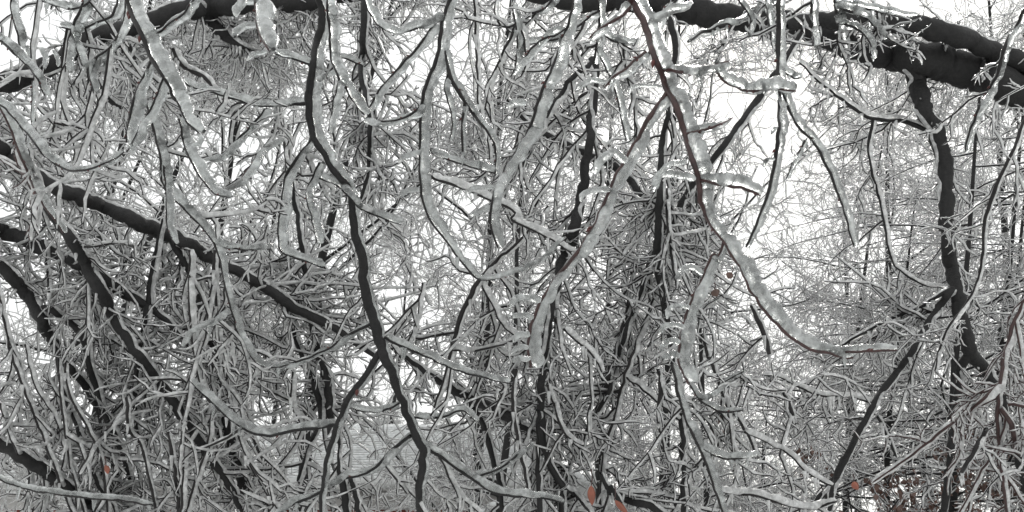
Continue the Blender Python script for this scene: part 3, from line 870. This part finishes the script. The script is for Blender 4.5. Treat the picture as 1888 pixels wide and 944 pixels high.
branch_thing('hanging_branch', 'red barked branch with heavy ice falling from the top then arching away right', 'branch', G_DROOP,
    Q(2, [(410, -70, 14), (436, -10, 14), (490, 92, 13), (525, 200, 12), (556, 282, 12), (570, 332, 12), (610, 402, 12), (636, 492, 11), (665, 590, 11), (690, 668, 11), (702, 760, 9), (740, 840, 6), (780, 892, 5), (815, 950, 5)]) + Q(4, [(850, 60, 5), (885, 135, 5), (950, 222, 6), (1020, 292, 6), (1100, 345, 6), (1180, 360, 5), (1262, 377, 4)]),
    (1.2, 0.95), (18, 22, 26, 28, 28, 30, 26, 22, 30, 36, 30, 24, 18), subs=[
        (Q(2, [(556, 258, 7), (600, 262, 7), (650, 268, 7), (705, 258, 6), (740, 244, 5), (800, 226, 3)]), (14, 16, 14)),
        (Q(2, [(742, 244, 5), (795, 305, 5), (870, 335, 5), (960, 328, 5), (1045, 333, 4)]), (20, 24, 26, 24), dict(on=1), 0),
        (Q(2, [(636, 494, 5), (700, 482, 5), (760, 462, 4), (815, 437, 3)]), (12, 17, 16)),
        (Q(2, [(690, 662, 5), (760, 678, 6), (850, 692, 6), (915, 720, 4)]), (18, 26, 27, 24)),
        (Q(2, [(580, 290, 5), (605, 338, 5), (650, 375, 4)]), (12, 18, 18)),
        (Q(2, [(568, 342, 9), (510, 432, 9), (452, 530, 7), (410, 600, 7), (368, 680, 6), (318, 800, 7), (240, 930, 7)]) + Q(4, [(175, 66, 7), (110, 162, 6), (72, 250, 6), (58, 330, 5), (70, 412, 5)]), (14, 20, 24, 22, 22, 16, 24, 30), dict(dr=0.02), 0),
        (Q(2, [(497, 190, 7), (440, 232, 5), (380, 282, 4), (340, 325, 3)]), 14),
        (Q(2, [(500, 90, 5), (560, 56, 5), (620, 32, 4), (650, 12, 3)]), (14, 20, 18)),
        (Q(2, [(450, 15, 6), (400, 60, 6), (340, 96, 5), (280, 140, 3)]), 12),
        (Q(4, [(1130, 352, 5), (1220, 356, 5), (1330, 350, 5), (1420, 347, 4)]), (16, 16, 14)),
        (Q(2, [(780, 885, 6), (760, 944, 5)]) + Q(4, [(735, 0, 5), (690, 110, 5), (650, 192, 5), (625, 290, 6), (613, 390, 5), (655, 478, 4)]), (10, 20, 26, 28, 28, 24), dict(dr=0.02), 0),
    ], fingers=[
        (Q(4, [(110, 162), (60, 150), (15, 158), (-5, 185)]), 14), (Q(4, [(78, 228), (40, 216), (0, 224)]), 13),
        (Q(4, [(65, 290), (30, 292), (5, 318)]), 13), (Q(4, [(60, 335), (20, 338), (-5, 362)]), 12), (Q(4, [(66, 378), (25, 378), (0, 392)]), 12),
        (Q(4, [(705, 60), (665, 42), (625, 52), (605, 85)]), 13), (Q(4, [(655, 190), (615, 178), (582, 195), (573, 228)]), 13),
        (Q(4, [(632, 262), (590, 252), (558, 262), (542, 292)]), 12), (Q(4, [(620, 318), (590, 312), (562, 325), (548, 352)]), 12),
        (Q(4, [(615, 368), (580, 362), (552, 378)]), 12), (Q(2, [(675, 660), (600, 640), (545, 645), (525, 700)]), 15),
        (Q(2, [(640, 595), (580, 610), (540, 650), (520, 690)]), 14), (Q(2, [(420, 590), (370, 560), (330, 590), (310, 640)]), 14),
        (Q(2, [(360, 700), (310, 698), (268, 712), (253, 745)]), 12), (Q(2, [(345, 300), (300, 298), (255, 312), (235, 340)]), 12),
        (Q(2, [(550, 322), (500, 318), (450, 320), (432, 350)]), 10), (Q(2, [(690, 262), (690, 290), (700, 320)]), 9),
    ], wood=REDTWIG, buds=40, icicles=10)

branch_thing('hanging_branch', 'iced rod like branch hanging straight down right of the sky gap', 'branch', G_DROOP,
    Q(2, [(990, -70, 9), (984, 40, 9), (983, 150, 9), (984, 300, 8), (986, 450, 7), (968, 590, 7), (948, 700, 6), (905, 820, 5), (862, 915, 4)]), (1.5, 1.55), (8, 12, 14, 16, 16, 15, 9),
    subs=[
        (Q(2, [(988, 320, 5), (1040, 440, 5), (1128, 550, 5), (1180, 662, 5), (1228, 790, 4), (1262, 910, 3)]), 15),
        (Q(2, [(1080, 520, 4), (1040, 592, 3), (1008, 660, 2)]), 7, dict(on=1), 0),
        (Q(2, [(985, 250, 4), (1040, 290, 4), (1070, 285, 2)]), 14),
    ], fingers=[(Q(2, [(975, 585), (940, 592), (925, 612)]), 9), (Q(2, [(980, 470), (965, 478), (955, 490)]), 8)], wood=TWIG, buds=8, icicles=5)

branch_thing('hanging_branch', 'iced branch dropping from the top right corner', 'branch', G_DROOP,
    Q(2, [(1930, -60, 6), (1888, 40, 6), (1820, 165, 7), (1790, 275, 6), (1722, 400, 5), (1690, 480, 4), (1670, 562, 3)]), (1.8, 1.9), (8, 10, 12, 9), wood=TWIG, buds=4,
    crown=CR(per=14, m3=4, s=0.6, ice3=0.006))

branch_thing('hanging_branch', 'spray of knobbly iced twigs over the forking limb at top right', 'branch', G_DROOP,
    Q(2, [(1180, -60, 6), (1195, 40, 6), (1210, 120, 5), (1225, 180, 4)]), (1.9, 2.1), (14, 20, 16), subs=[
        (Q(2, [(1195, 30, 5), (1280, 50, 5), (1340, 100, 4), (1370, 150, 3)]), 16), (Q(2, [(1110, -40, 5), (1105, 60, 5), (1110, 170, 4)]), 12),
        (Q(2, [(1200, 80, 4), (1280, 110, 4), (1320, 160, 3), (1335, 220, 2)]), 13), (Q(2, [(1190, 10, 4), (1300, 30, 4), (1420, 60, 3), (1500, 60, 2)]), 14),
    ], wood=TWIG, buds=4, icicles=12, crown=CR(per=22, m3=5, s=0.55))

branch_thing('hanging_branch', 'iced branch reaching left below the great limb beside the sky gap', 'branch', G_DROOP,
    Q(2, [(1010, -30, 5), (920, 30, 7), (830, 80, 8), (760, 105, 8), (700, 120, 5), (660, 150, 3)]), (2.2, 2.0), (8, 10, 10), wood=TWIG, buds=3, icicles=6,
    crown=CR(per=16, m3=5, s=0.6))

branch_thing('hanging_branch', 'dark twig zigzagging down the lower right of centre with frosty sides', 'branch', G_DROOP,
    Q(4, [(590, 400, 6), (612, 500, 6), (640, 600, 6), (690, 702, 6), (738, 830, 5), (790, 980, 5)]), (2.0, 2.0), (8, 12, 10), subs=[
        (Q(4, [(690, 702, 4), (780, 748, 4), (905, 738, 3)]), 12), (Q(4, [(655, 480, 3), (700, 530, 4), (760, 480, 3), (855, 425, 2)]), 9), (Q(4, [(690, 530, 4), (770, 575, 4), (850, 570, 3)]), 9),
    ], wood=TWIG, buds=4, icicles=6, crown=CR(per=18, m3=5, s=0.7))


branch_thing('hanging_branch', 'level iced twig along the bottom left corner dripping short icicles', 'branch', G_DROOP,
    Q(3, [(-80, 780, 4), (0, 825, 4), (80, 852, 4), (170, 872, 4), (300, 890, 4), (440, 902, 4), (560, 918, 3)]), (1.9, 1.9), (7, 8, 8), wood=TWIG, icicles=8)

branch_thing('hanging_branch', 'crossing frosty twigs bunched in the top left corner over the dark limb', 'branch', G_DROOP,
    Q(1, [(330, -60, 5), (300, 30, 5), (262, 120, 5), (245, 200, 4), (240, 265, 3)]), (1.6, 1.6), (16, 20, 16), subs=[
        (Q(1, [(440, -50, 5), (420, 50, 5), (350, 85, 4), (290, 110, 4), (220, 100, 3)]), 16, {}, 1.6),
        (Q(1, [(470, -20, 5), (455, 90, 5), (410, 170, 4), (330, 240, 4), (345, 345, 3)]), 14, dict(on=0), 0),
        (Q(1, [(60, -60, 4), (40, 20, 4), (60, 110, 4), (75, 180, 3)]), 14, dict(on=0), 0),
        (Q(1, [(380, -40, 4), (290, 30, 4), (200, 20, 4), (120, -10, 3)]), 16, dict(on=0), 0),
        (Q(1, [(262, 120, 4), (290, 200, 4), (325, 250, 3), (420, 200, 3)]), 12, dict(on=0), 0),
    ], fingers=[(Q(1, [(150, 180), (170, 215), (165, 250)]), 9), (Q(1, [(200, 190), (215, 215), (212, 245)]), 8), (Q(1, [(100, 170), (110, 200), (108, 230)]), 8)],
    wood=TWIG, buds=5, icicles=18, crown=CR(per=18, m3=5, s=0.9))

branch_thing('hanging_branch', 'frosty twigs fanning down from the top edge right of the middle', 'branch', G_DROOP,
    Q(2, [(300, -70, 5), (320, 40, 6), (318, 130, 5), (300, 230, 4)]), (1.7, 1.8), (12, 16, 14), subs=[
        (Q(2, [(320, 40, 5), (250, 90, 4), (180, 140, 4), (80, 160, 3), (40, 165, 2)]), 14), (Q(2, [(180, -60, 5), (130, 20, 4), (60, 60, 4), (0, 110, 3)]), 12, dict(on=0), 0),
        (Q(2, [(320, 120, 4), (400, 160, 4), (460, 150, 3)]), 11), (Q(2, [(310, 180, 3), (370, 300, 3), (400, 420, 3), (420, 520, 2)]), 11),
        (Q(2, [(0, 20, 4), (20, 140, 4), (10, 250, 3)]), 12, dict(on=0), 0),
    ], wood=TWIG, buds=5, icicles=10, crown=CR(per=22, m3=5, s=0.7))

branch_thing('hanging_branch', 'short iced twigs dangling over the great limb left of the rod like branch', 'branch', G_DROOP,
    Q(2, [(640, -60, 5), (600, 10, 5), (560, 40, 4), (530, 120, 3)]), (2.0, 2.0), (10, 12, 10), subs=[
        (Q(2, [(800, -60, 4), (850, 20, 4), (880, 70, 3), (870, 130, 3)]), 9, dict(on=0), 0), (Q(2, [(930, -50, 4), (945, 60, 4), (955, 150, 3)]), 10, dict(on=0), 0),
    ], wood=TWIG, buds=3, icicles=8, crown=CR(per=24, m3=5, s=0.6))
# ------------------------------------------------------------------ ground, house and shed
m, nt, p = new_mat('icy_grass_ground')
n = noise(nt, 3.0, 6, 0.7)
r = ramp(nt, n.outputs['Fac'], [(0.28, (0.16, 0.13, 0.10)), (0.40, (0.6, 0.6, 0.59)), (0.6, (0.82, 0.83, 0.83))])
nt.links.new(r.outputs[0], p.inputs['Base Color'])
p.inputs['Roughness'].default_value = 0.4
bump(nt, p, n.outputs['Fac'], 0.6, 0.05)
g = MB().raw([(-600, -600, 0), (600, -600, 0), (600, 900, 0), (-600, 900, 0)], [(0, 1, 2, 3)]).build('ground', m, smooth=False)
tag(g, kind='structure')


def flat_mat(name, col, rough=0.6, ns=8, var=0.15, bd=0.003):
    m, nt, p = new_mat(name)
    n = noise(nt, ns, 5, 0.6)
    c = np.array(col)
    r = ramp(nt, n.outputs['Fac'], [(0.3, tuple(c * (1 - var))), (0.7, tuple(np.minimum(c * (1 + var), 0.9)))])
    nt.links.new(r.outputs[0], p.inputs['Base Color'])
    p.inputs['Roughness'].default_value = rough
    bump(nt, p, n.outputs['Fac'], 0.4, bd)
    return m


ROOF = flat_mat('glazed_pale_shingles', (0.66, 0.67, 0.67), 0.3, 14, 0.25)
SOFFIT = flat_mat('grey_painted_trim', (0.42, 0.41, 0.40), 0.5)
SIDING = flat_mat('pale_siding', (0.58, 0.585, 0.58), 0.5)
GLASS, ntg, pg = new_mat('window_glass')
pg.inputs['Base Color'].default_value = (0.03, 0.035, 0.04, 1)
pg.inputs['Roughness'].default_value = 0.05
BRICK, ntb, pb = new_mat('red_brick')
tc = ntb.nodes.new('ShaderNodeTexCoord')
mp = ntb.nodes.new('ShaderNodeMapping')
mp.inputs['Rotation'].default_value = (math.radians(90), 0, 0)
bt = ntb.nodes.new('ShaderNodeTexBrick')
bt.inputs['Scale'].default_value = 4.5
bt.inputs['Color1'].default_value = (0.26, 0.06, 0.035, 1)
bt.inputs['Color2'].default_value = (0.17, 0.04, 0.028, 1)
bt.inputs['Mortar'].default_value = (0.35, 0.33, 0.30, 1)
bt.inputs['Mortar Size'].default_value = 0.015
ntb.links.new(tc.outputs['Object'], mp.inputs[0])
ntb.links.new(mp.outputs[0], bt.inputs['Vector'])
ntb.links.new(bt.outputs['Color'], pb.inputs['Base Color'])
pb.inputs['Roughness'].default_value = 0.85


def house(x0, x1, yf, yr, ze, zr):
    root = empty('brick_house', ((x0 + x1) / 2, yf + 0.5, 0))
    tag(root, 'single storey red brick house with an icy pale shingled roof behind the branches', 'house')
    yb = 2 * yr - yf
    MB().box(x0 + 0.4, x1 - 0.4, yf + 0.5, yb - 0.5, 0, ze - 0.42).build('wall', BRICK, root, False)
    MB().box(x0 + 0.38, x1 - 0.38, yf + 0.48, yb - 0.48, ze - 0.42, ze - 0.13).build('frieze', SOFFIT, root, False)
    mb = MB()                                        # overlapping shingle courses
    nc = 22
    for sgn in (0, 1):
        for i in range(nc):
            a, b = i / nc, (i + 1.12) / nc
            ya, yb2 = yf + (yr - yf) * a, yf + (yr - yf) * min(b, 1)
            za, zb = ze + (zr - ze) * a, ze + (zr - ze) * min(b, 1)
            if sgn: ya, yb2 = 2 * yr - ya, 2 * yr - yb2
            V = [(x0, ya, za), (x1, ya, za), (x1, yb2, zb - 0.02), (x0, yb2, zb - 0.02),
                 (x0, ya, za + 0.045), (x1, ya, za + 0.045), (x1, yb2, zb + 0.002), (x0, yb2, zb + 0.002)]
            F = [(0, 3, 2, 1), (4, 5, 6, 7), (0, 1, 5, 4), (1, 2, 6, 5), (2, 3, 7, 6), (3, 0, 4, 7)]
            mb.raw(V, F)
    rf = mb.build('roof', ROOF, root, False)
    MB().path([(x0, yr, zr + 0.02), (x1, yr, zr + 0.02)], [0.07, 0.07], 8).build('ridge_cap', ROOF, rf)
    MB().box(x0, x1, yf + 0.005, yf + 0.03, ze - 0.13, ze + 0.03).build('fascia', SIDING, root, False)
    MB().box(x0, x1, yf - 0.11, yf, ze - 0.10, ze + 0.01).build('gutter', SIDING, root, False)
    MB().box(x0 + 0.02, x1 - 0.02, yf + 0.03, yf + 0.5, ze - 0.15, ze - 0.132).build('soffit', SOFFIT, root, False)
    for wx in (-4.0, -1.2):
        fr = MB().box(wx - 0.6, wx + 0.6, yf + 0.44, yf + 0.497, 0.9, 2.0).build('window', SIDING, root, False)
        MB().box(wx - 0.52, wx + 0.52, yf + 0.43, yf + 0.437, 0.98, 1.92).build('pane', GLASS, fr, False)
    MB().box(-3.0, -2.1, yf + 0.45, yf + 0.497, 0.02, 2.03).build('door', SIDING, root, False)
    # icicles along the gutter
    N = 90
    xs = RNG.uniform(x0, x1, N)
    for i in range(N):
        L = RNG.uniform(0.03, 0.14)
        MB().path([(xs[i], yf - 0.09, ze - 0.09), (xs[i], yf - 0.09, ze - 0.09 - L * 0.6), (xs[i], yf - 0.09, ze - 0.09 - L)], [0.014, 0.009, 0.001], 6).build('icicle', ICEF, root)
    return root


house(-9.0, 0.55, 13.6, 17.2, 2.52, 3.7)


def shed(x0, x1, yf, yb, ze, zr):
    root = empty('garden_shed', ((x0 + x1) / 2, yf, 0))
    tag(root, 'small pale sided shed with its gable end showing right of the brick house', 'shed')
    xc = (x0 + x1) / 2
    V = [(x0, yf, 0), (x1, yf, 0), (x1, yf, ze), (x0, yf, ze), (xc, yf, zr), (x0, yb, 0), (x1, yb, 0), (x1, yb, ze), (x0, yb, ze), (xc, yb, zr)]
    F = [(0, 1, 2, 3), (3, 2, 4, 4), (6, 5, 8, 7), (7, 8, 9, 9), (1, 6, 7, 2), (5, 0, 3, 8)]
    mb = MB().raw(V, [f for f in F if len(set(f)) == 4])
    mb.raw([V[3], V[2], (xc + 0.01, yf, zr), (xc - 0.01, yf, zr)], [(0, 1, 2, 3)])
    mb.build('wall', SIDING, root, False)
    mb = MB()
    for k in range(int(zr / 0.14)):                  # lapped boards on the gable end
        z = 0.05 + k * 0.14
        f = 1.0 if z < ze else max(0.02, (zr - z - 0.1) / (zr - ze))
        h = (x1 - x0) / 2 * f - 0.02
        mb.raw([(xc - h, yf - 0.03, z), (xc + h, yf - 0.03, z), (xc + h, yf - 0.01, z + 0.13), (xc - h, yf - 0.01, z + 0.13)], [(0, 1, 2, 3)])
    mb.build('siding', SIDING, root, False)
    mb = MB()
    for s in (-1, 1):
        xe = xc + s * ((x1 - x0) / 2 + 0.2)
        zz = ze - 0.2 * (zr - ze) / ((x1 - x0) / 2)
        V = [(xe, yf - 0.25, zz), (xc, yf - 0.25, zr), (xc, yb + 0.2, zr), (xe, yb + 0.2, zz)]
        V2 = [(a, b, c + 0.07) for a, b, c in V]
        mb.raw(V + V2, [(0, 3, 2, 1), (4, 5, 6, 7), (0, 1, 5, 4), (1, 2, 6, 5), (2, 3, 7, 6), (3, 0, 4, 7)])
    mb.build('roof', ROOF, root, False)
    MB().box(xc - 0.4, xc + 0.4, yf - 0.07, yf - 0.035, 0.02, 1.7).build('door', SOFFIT, root, False)
    return root


shed(-1.0 + 0.2, 2.1, 11.2, 13.2, 1.75, 2.42)

# ------------------------------------------------------------------ rust leaved shrubs and single leaves
LEAF = flat_mat('rust_brown_leaf', (0.10, 0.055, 0.042), 0.4, 30, 0.5, 0.002)
LEAF2 = flat_mat('orange_wet_leaf', (0.21, 0.065, 0.038), 0.35, 40, 0.25, 0.001)


def leaf_cards(P, size):
    """curled leaves: two bent halves each"""
    N = len(P)
    t = norm(RNG.normal(size=(N, 3)) + np.array([0, 0, -0.8]))
    s = norm(np.cross(t, RNG.normal(size=(N, 3))))
    nn = np.cross(t, s)
    L = size * RNG.uniform(0.6, 1.3, N)[:, None]
    w = L * 0.33
    a = P
    b = P + t * L * 0.5 + s * w + nn * w * 0.5
    c = P + t * L
    d = P + t * L * 0.5 - s * w + nn * w * 0.5
    mid = P + t * L * 0.5
    V = np.stack([a, b, c, mid, d], 1).reshape(-1, 3)
    k = np.arange(N)[:, None] * 5
    F = np.concatenate([k + np.array([0, 1, 2, 3]), k + np.array([0, 3, 2, 4])])
    return V, F


def rust_shrub(label, px, D, H, R, nleaf):
    x = (px - W0 / 2) / FPX * D
    root = empty('rust_leaved_shrub', (x, D, 0))
    tag(root, label, 'shrub', 'rust leaved shrubs along the bottom right')
    ns = 9
    p0 = np.tile([x, D, 0.0], (ns, 1)) + RNG.normal(size=(ns, 3)) * np.array([0.12, 0.12, 0])
    d0 = np.stack([RNG.normal(size=ns) * 0.45, RNG.normal(size=ns) * 0.35, np.ones(ns)], 1)
    P1 = grow(p0, d0, RNG.uniform(0.8, 1.05, ns) * H, 12, 0.0, 0.07)
    for i in range(ns):
        MB().path(P1[i], np.linspace(0.016, 0.004, 12), 7).build('stem', BARK, root)
    wd, ic = MB(), MB()
    P2, P3 = spray(P1, 70, (0.25, R), (0.08, 0.25), 0.003, 0.005, 0.0018, 0.004, -0.02, wd, ic, n3=550, thin=False, flat=1.0, along=(0.25, 1))
    c = wd.build('crown', TWIG, root)
    ic.build('ice_coating', ICEF, c)
    pos, _, _, _ = sample(P3, nleaf, 0.0, 1.0)
    V, F = leaf_cards(pos, 0.04)
    MB().raw(V, F).build('foliage', LEAF, root)


rust_shrub('rust leaved shrub at the bottom under the leaning dark stem', 1440, 5.6, 2.3, 0.8, 3600)
rust_shrub('rust leaved shrub at the bottom between the leaning stem and the forked leader', 1610, 5.9, 2.45, 0.8, 4200)
rust_shrub('rust leaved shrub at the bottom behind the foot of the forked leader', 1760, 5.4, 2.3, 0.8, 4200)
rust_shrub('rust leaved shrub in the bottom right corner', 1900, 5.8, 2.4, 0.8, 3600)


def leaf(label, px, py, D, w, h, rot=0.0, mat=LEAF2):
    """one hanging leaf, folded along its midrib, w by h photograph pixels"""
    c = at(px, py, D)
    s = D / FPX
    root = empty('dead_leaf', c)
    tag(root, label, 'leaf')
    us = np.linspace(0, 1, 9)
    prof = np.sin(us * math.pi) ** 0.8 * (1 - 0.25 * us)
    V = []
    for side in (0, 1):                             # front and back skin, a real thickness
        for i, u in enumerate(us):
            for j, q in enumerate((-1, -0.5, 0, 0.5, 1)):
                xx = q * prof[i] * w / 2
                yy = (0.5 - u) * h
                zz = (abs(q) * 0.3 * w * prof[i] + 0.15 * h * (u - 0.5) ** 2) + side * 0.6
                X = xx * math.cos(rot) - yy * math.sin(rot)
                Y = xx * math.sin(rot) + yy * math.cos(rot)
                V.append(c + s * (X * RGT + Y * UPV + zz * FWD))
    F = []
    for side in (0, 1):
        o = side * 45
        for i in range(8):
            for j in range(4):
                q = (o + i * 5 + j, o + i * 5 + j + 1, o + i * 5 + j + 6, o + i * 5 + j + 5)
                F.append(q if side else q[::-1])
    for i in range(8):
        F.append((i * 5, i * 5 + 5, 45 + i * 5 + 5, 45 + i * 5))
        F.append((i * 5 + 4, 45 + i * 5 + 4, 45 + i * 5 + 9, i * 5 + 9))
    MB().raw(V, F).build('blade', mat, root)
    tp = c + s * (-h / 2 * math.sin(rot) * RGT + h / 2 * math.cos(rot) * UPV)
    MB().path([tp, tp + s * UPV * h * 0.35 + s * RGT * 2, tp + s * UPV * h * 0.8], np.array([1.2, 1.0, 1.4]) * s, 6).build('leaf_stalk', REDTWIG, root)


leaf('orange red leaf hanging pointed like a diamond at the bottom centre', 1091, 914, 1.7, 17, 38, 0.05)
leaf('orange red leaf slanting at the bottom edge right of the diamond shaped one', 1146, 936, 1.7, 13, 38, 0.75)
leaf('small orange leaf low at the left among grey twigs', 196, 866, 1.9, 12, 18, 0.3)
leaf('reddish leaf above the rust shrubs at the lower right', 1578, 896, 2.0, 16, 18, 0.6)
leaf('brown curled leaf hanging left of the long red arch', 1320, 540, 1.3, 20, 15, 0.4, LEAF)
leaf('small brown curled leaf just above the other one beside the long red arch', 1346, 508, 1.3, 16, 14, -0.6, LEAF)

# ------------------------------------------------------------------ whole trees standing behind
def make_tree(name, label, cat, group, loc, H, nl, Ll, up, rw, n2, n3, L2, L3, ice, trunk_r, droop=0.05, lo=0.2, wander=0.24, n4=0, lean=0.1, flat=1.0, wood=BARK):
    root = empty(name, loc)
    tag(root, label, cat, group)
    base = np.array(loc, float)
    T = grow(base[None], np.array([[RNG.normal() * lean, RNG.normal() * lean, 1.0]]), np.array([H]), 14, -0.05, 0.05)
    mb = MB().tubes(T, (np.linspace(1, 0.15, 14) * trunk_r)[None], 12, lump=0.03)
    mb.build('trunk', wood, root)
    u = np.sort(lo + (1 - lo) * RNG.random(nl))
    x = u * 12.9
    k = x.astype(int)
    p0 = T[0, k] + (T[0, k + 1] - T[0, k]) * (x - k)[:, None]
    az = RNG.random(nl) * 2 * math.pi
    el = RNG.uniform(*up, nl)
    d0 = np.stack([np.cos(az) * np.cos(el), np.sin(az) * np.cos(el), np.sin(el)], 1)
    LL = RNG.uniform(*Ll, nl) * (1.2 - 0.75 * u)
    P1 = grow(p0, d0, LL, 12, droop, 0.10)
    for i in range(nl):
        r = np.linspace(1, 0.25, 12) * (trunk_r * 0.3 * (1.15 - u[i] * 0.8))
        MB().path(P1[i], r, 7).build('limb', wood, root)
    wd, ic = MB(), MB()
    # glaze along the limbs
    r1 = np.tile(np.linspace(1, 0.25, 12) * trunk_r * 0.3, (nl, 1))
    C, R = ice_around(P1, r1, ice * 1.2 * np.ones((nl, 12)))
    ic.tubes(C, R, 5)
    spray(P1, n2, L2, L3, rw * 1.4, ice * 1.15, rw, ice, droop, wd, ic, n3=n3, n4=n4, thin=False, sides=(3, 5), flat=flat, drips=0.1, wander=wander, along=(0.1, 1.0))
    c = wd.build('crown', TWIG, root)
    ic.build('ice_coating', ICEF, c)
    return root


def copy_tree(o, parent=None):
    c = o.copy()
    COL.objects.link(c)
    c.parent = parent
    for ch in list(o.children):
        copy_tree(ch, c)
    return c


G_FAR = 'ice covered trees filling the background'
def far_dec(label, px, D, H, n=1.0, ice=0.0075, proto=None):
    x = (px - W0 / 2) / FPX * D
    if proto is None:
        return make_tree('iced_tree', label, 'tree', G_FAR, (x, D, 0), H, int(16), (1.2, 2.6), (0.1, 1.1), 0.0015, int(260 * n), int(2200 * n), (0.3, 1.1), (0.1, 0.38), ice, 0.055)
    c = copy_tree(proto)
    c.location = (x, D, 0)
    c['label'] = label
    s = H / 6.5
    c.scale = (s, s, s)
    c.rotation_euler = (0, 0, RNG.uniform(-0.5, 0.5))
    return c


T1 = far_dec('bare iced tree behind the limbs at the far left edge', 60, 6.0, 6.5)
T2 = far_dec('bare iced tree behind the first hanging bough', 330, 6.8, 6.5)
T3 = far_dec('bare iced tree behind the left centre branch', 600, 5.8, 6.5)
FARS = [
    (T3, 'bare iced tree standing closest behind the low left limbs', 200, 4.9, 5.0),
    (T1, 'bare iced tree standing close behind the lower centre stems', 900, 4.8, 4.2),
    (T2, 'bare iced tree standing close behind the lower right of centre', 1260, 5.2, 3.6),
    (T2, 'bare iced tree behind the top of the red barked branch', 1190, 7.2, 6.6),
    (T2, 'bare iced tree behind the upper centre twigs', 850, 6.4, 6.3),
    (T1, 'bare iced tree behind the straight dark pole', 1080, 7.5, 6.0),
    (T3, 'bare iced tree in the distance just left of the sky gap', 1190, 9.5, 5.6),
    (T2, 'distant bare iced tree behind the left end of the house', 420, 11.0, 7.5),
    (T3, 'distant bare iced tree showing beyond the left edge limbs', 130, 10.0, 7.8),
    (T1, 'distant bare iced tree above the middle of the house roof', 700, 19.5, 9.0),
    (T2, 'distant bare iced tree above the right end of the house roof', 950, 20.5, 9.0),
    (T1, 'distant bare iced tree right of the house', 1140, 13.0, 6.5),
    (T3, 'distant bare iced tree above the left end of the house roof', 520, 20.0, 10.0),
    (T1, 'far bare iced tree under the sky gap', 1330, 15.0, 4.6),
    (T2, 'far bare iced tree between the sky gap and the dropping leader', 1545, 17.0, 10.0),
    (T3, 'tall distant bare iced tree behind the great forked limb', 1695, 14.0, 11.0),
    (T2, 'tall distant bare iced tree behind the top right corner', 1850, 13.0, 11.0),
]
for pr, lab, px, D, H in FARS:
    far_dec(lab, px, D, H, proto=pr)

# fine twigged larches at the right
G_LARCH = 'fine twigged larches at the right'
def larch(label, px, D, H, proto=None):
    x = (px - W0 / 2) / FPX * D
    if proto is None:
        return make_tree('iced_larch', label, 'tree', G_LARCH, (x, D, 0), H, 44, (1.6, 2.6), (-0.25, 0.3), 0.0012, 560, 4600, (0.25, 0.7), (0.05, 0.22), 0.0058, 0.04, droop=0.02, lo=0.12, wander=0.14, lean=0.03)
    c = copy_tree(proto)
    c.location = (x, D, 0)
    c['label'] = label
    s = H / 5.6
    c.scale = (s, s, s)
    c.rotation_euler = (0, 0, RNG.uniform(-0.6, 0.6))
    return c


L1 = larch('fine twigged iced larch behind the dropping dark leader', 1700, 6.2, 5.2)
LARS = [('fine twigged iced larch close behind the right corner twigs', 1800, 7.4, 6.6), ('fine twigged iced larch filling between the gap and the leader', 1530, 10.5, 7.2), ('fine twigged iced larch at the right edge of the picture', 1900, 6.6, 6.2), ('low fine twigged iced larch behind the long red arch', 1590, 8.0, 5.4),
        ('fine twigged iced larch farther back at the right edge', 1820, 9.5, 7.0), ('small iced larch low down under the sky gap', 1350, 9.0, 3.6)]
for lab, px, D, H in LARS:
    larch(lab, px, D, H, L1)
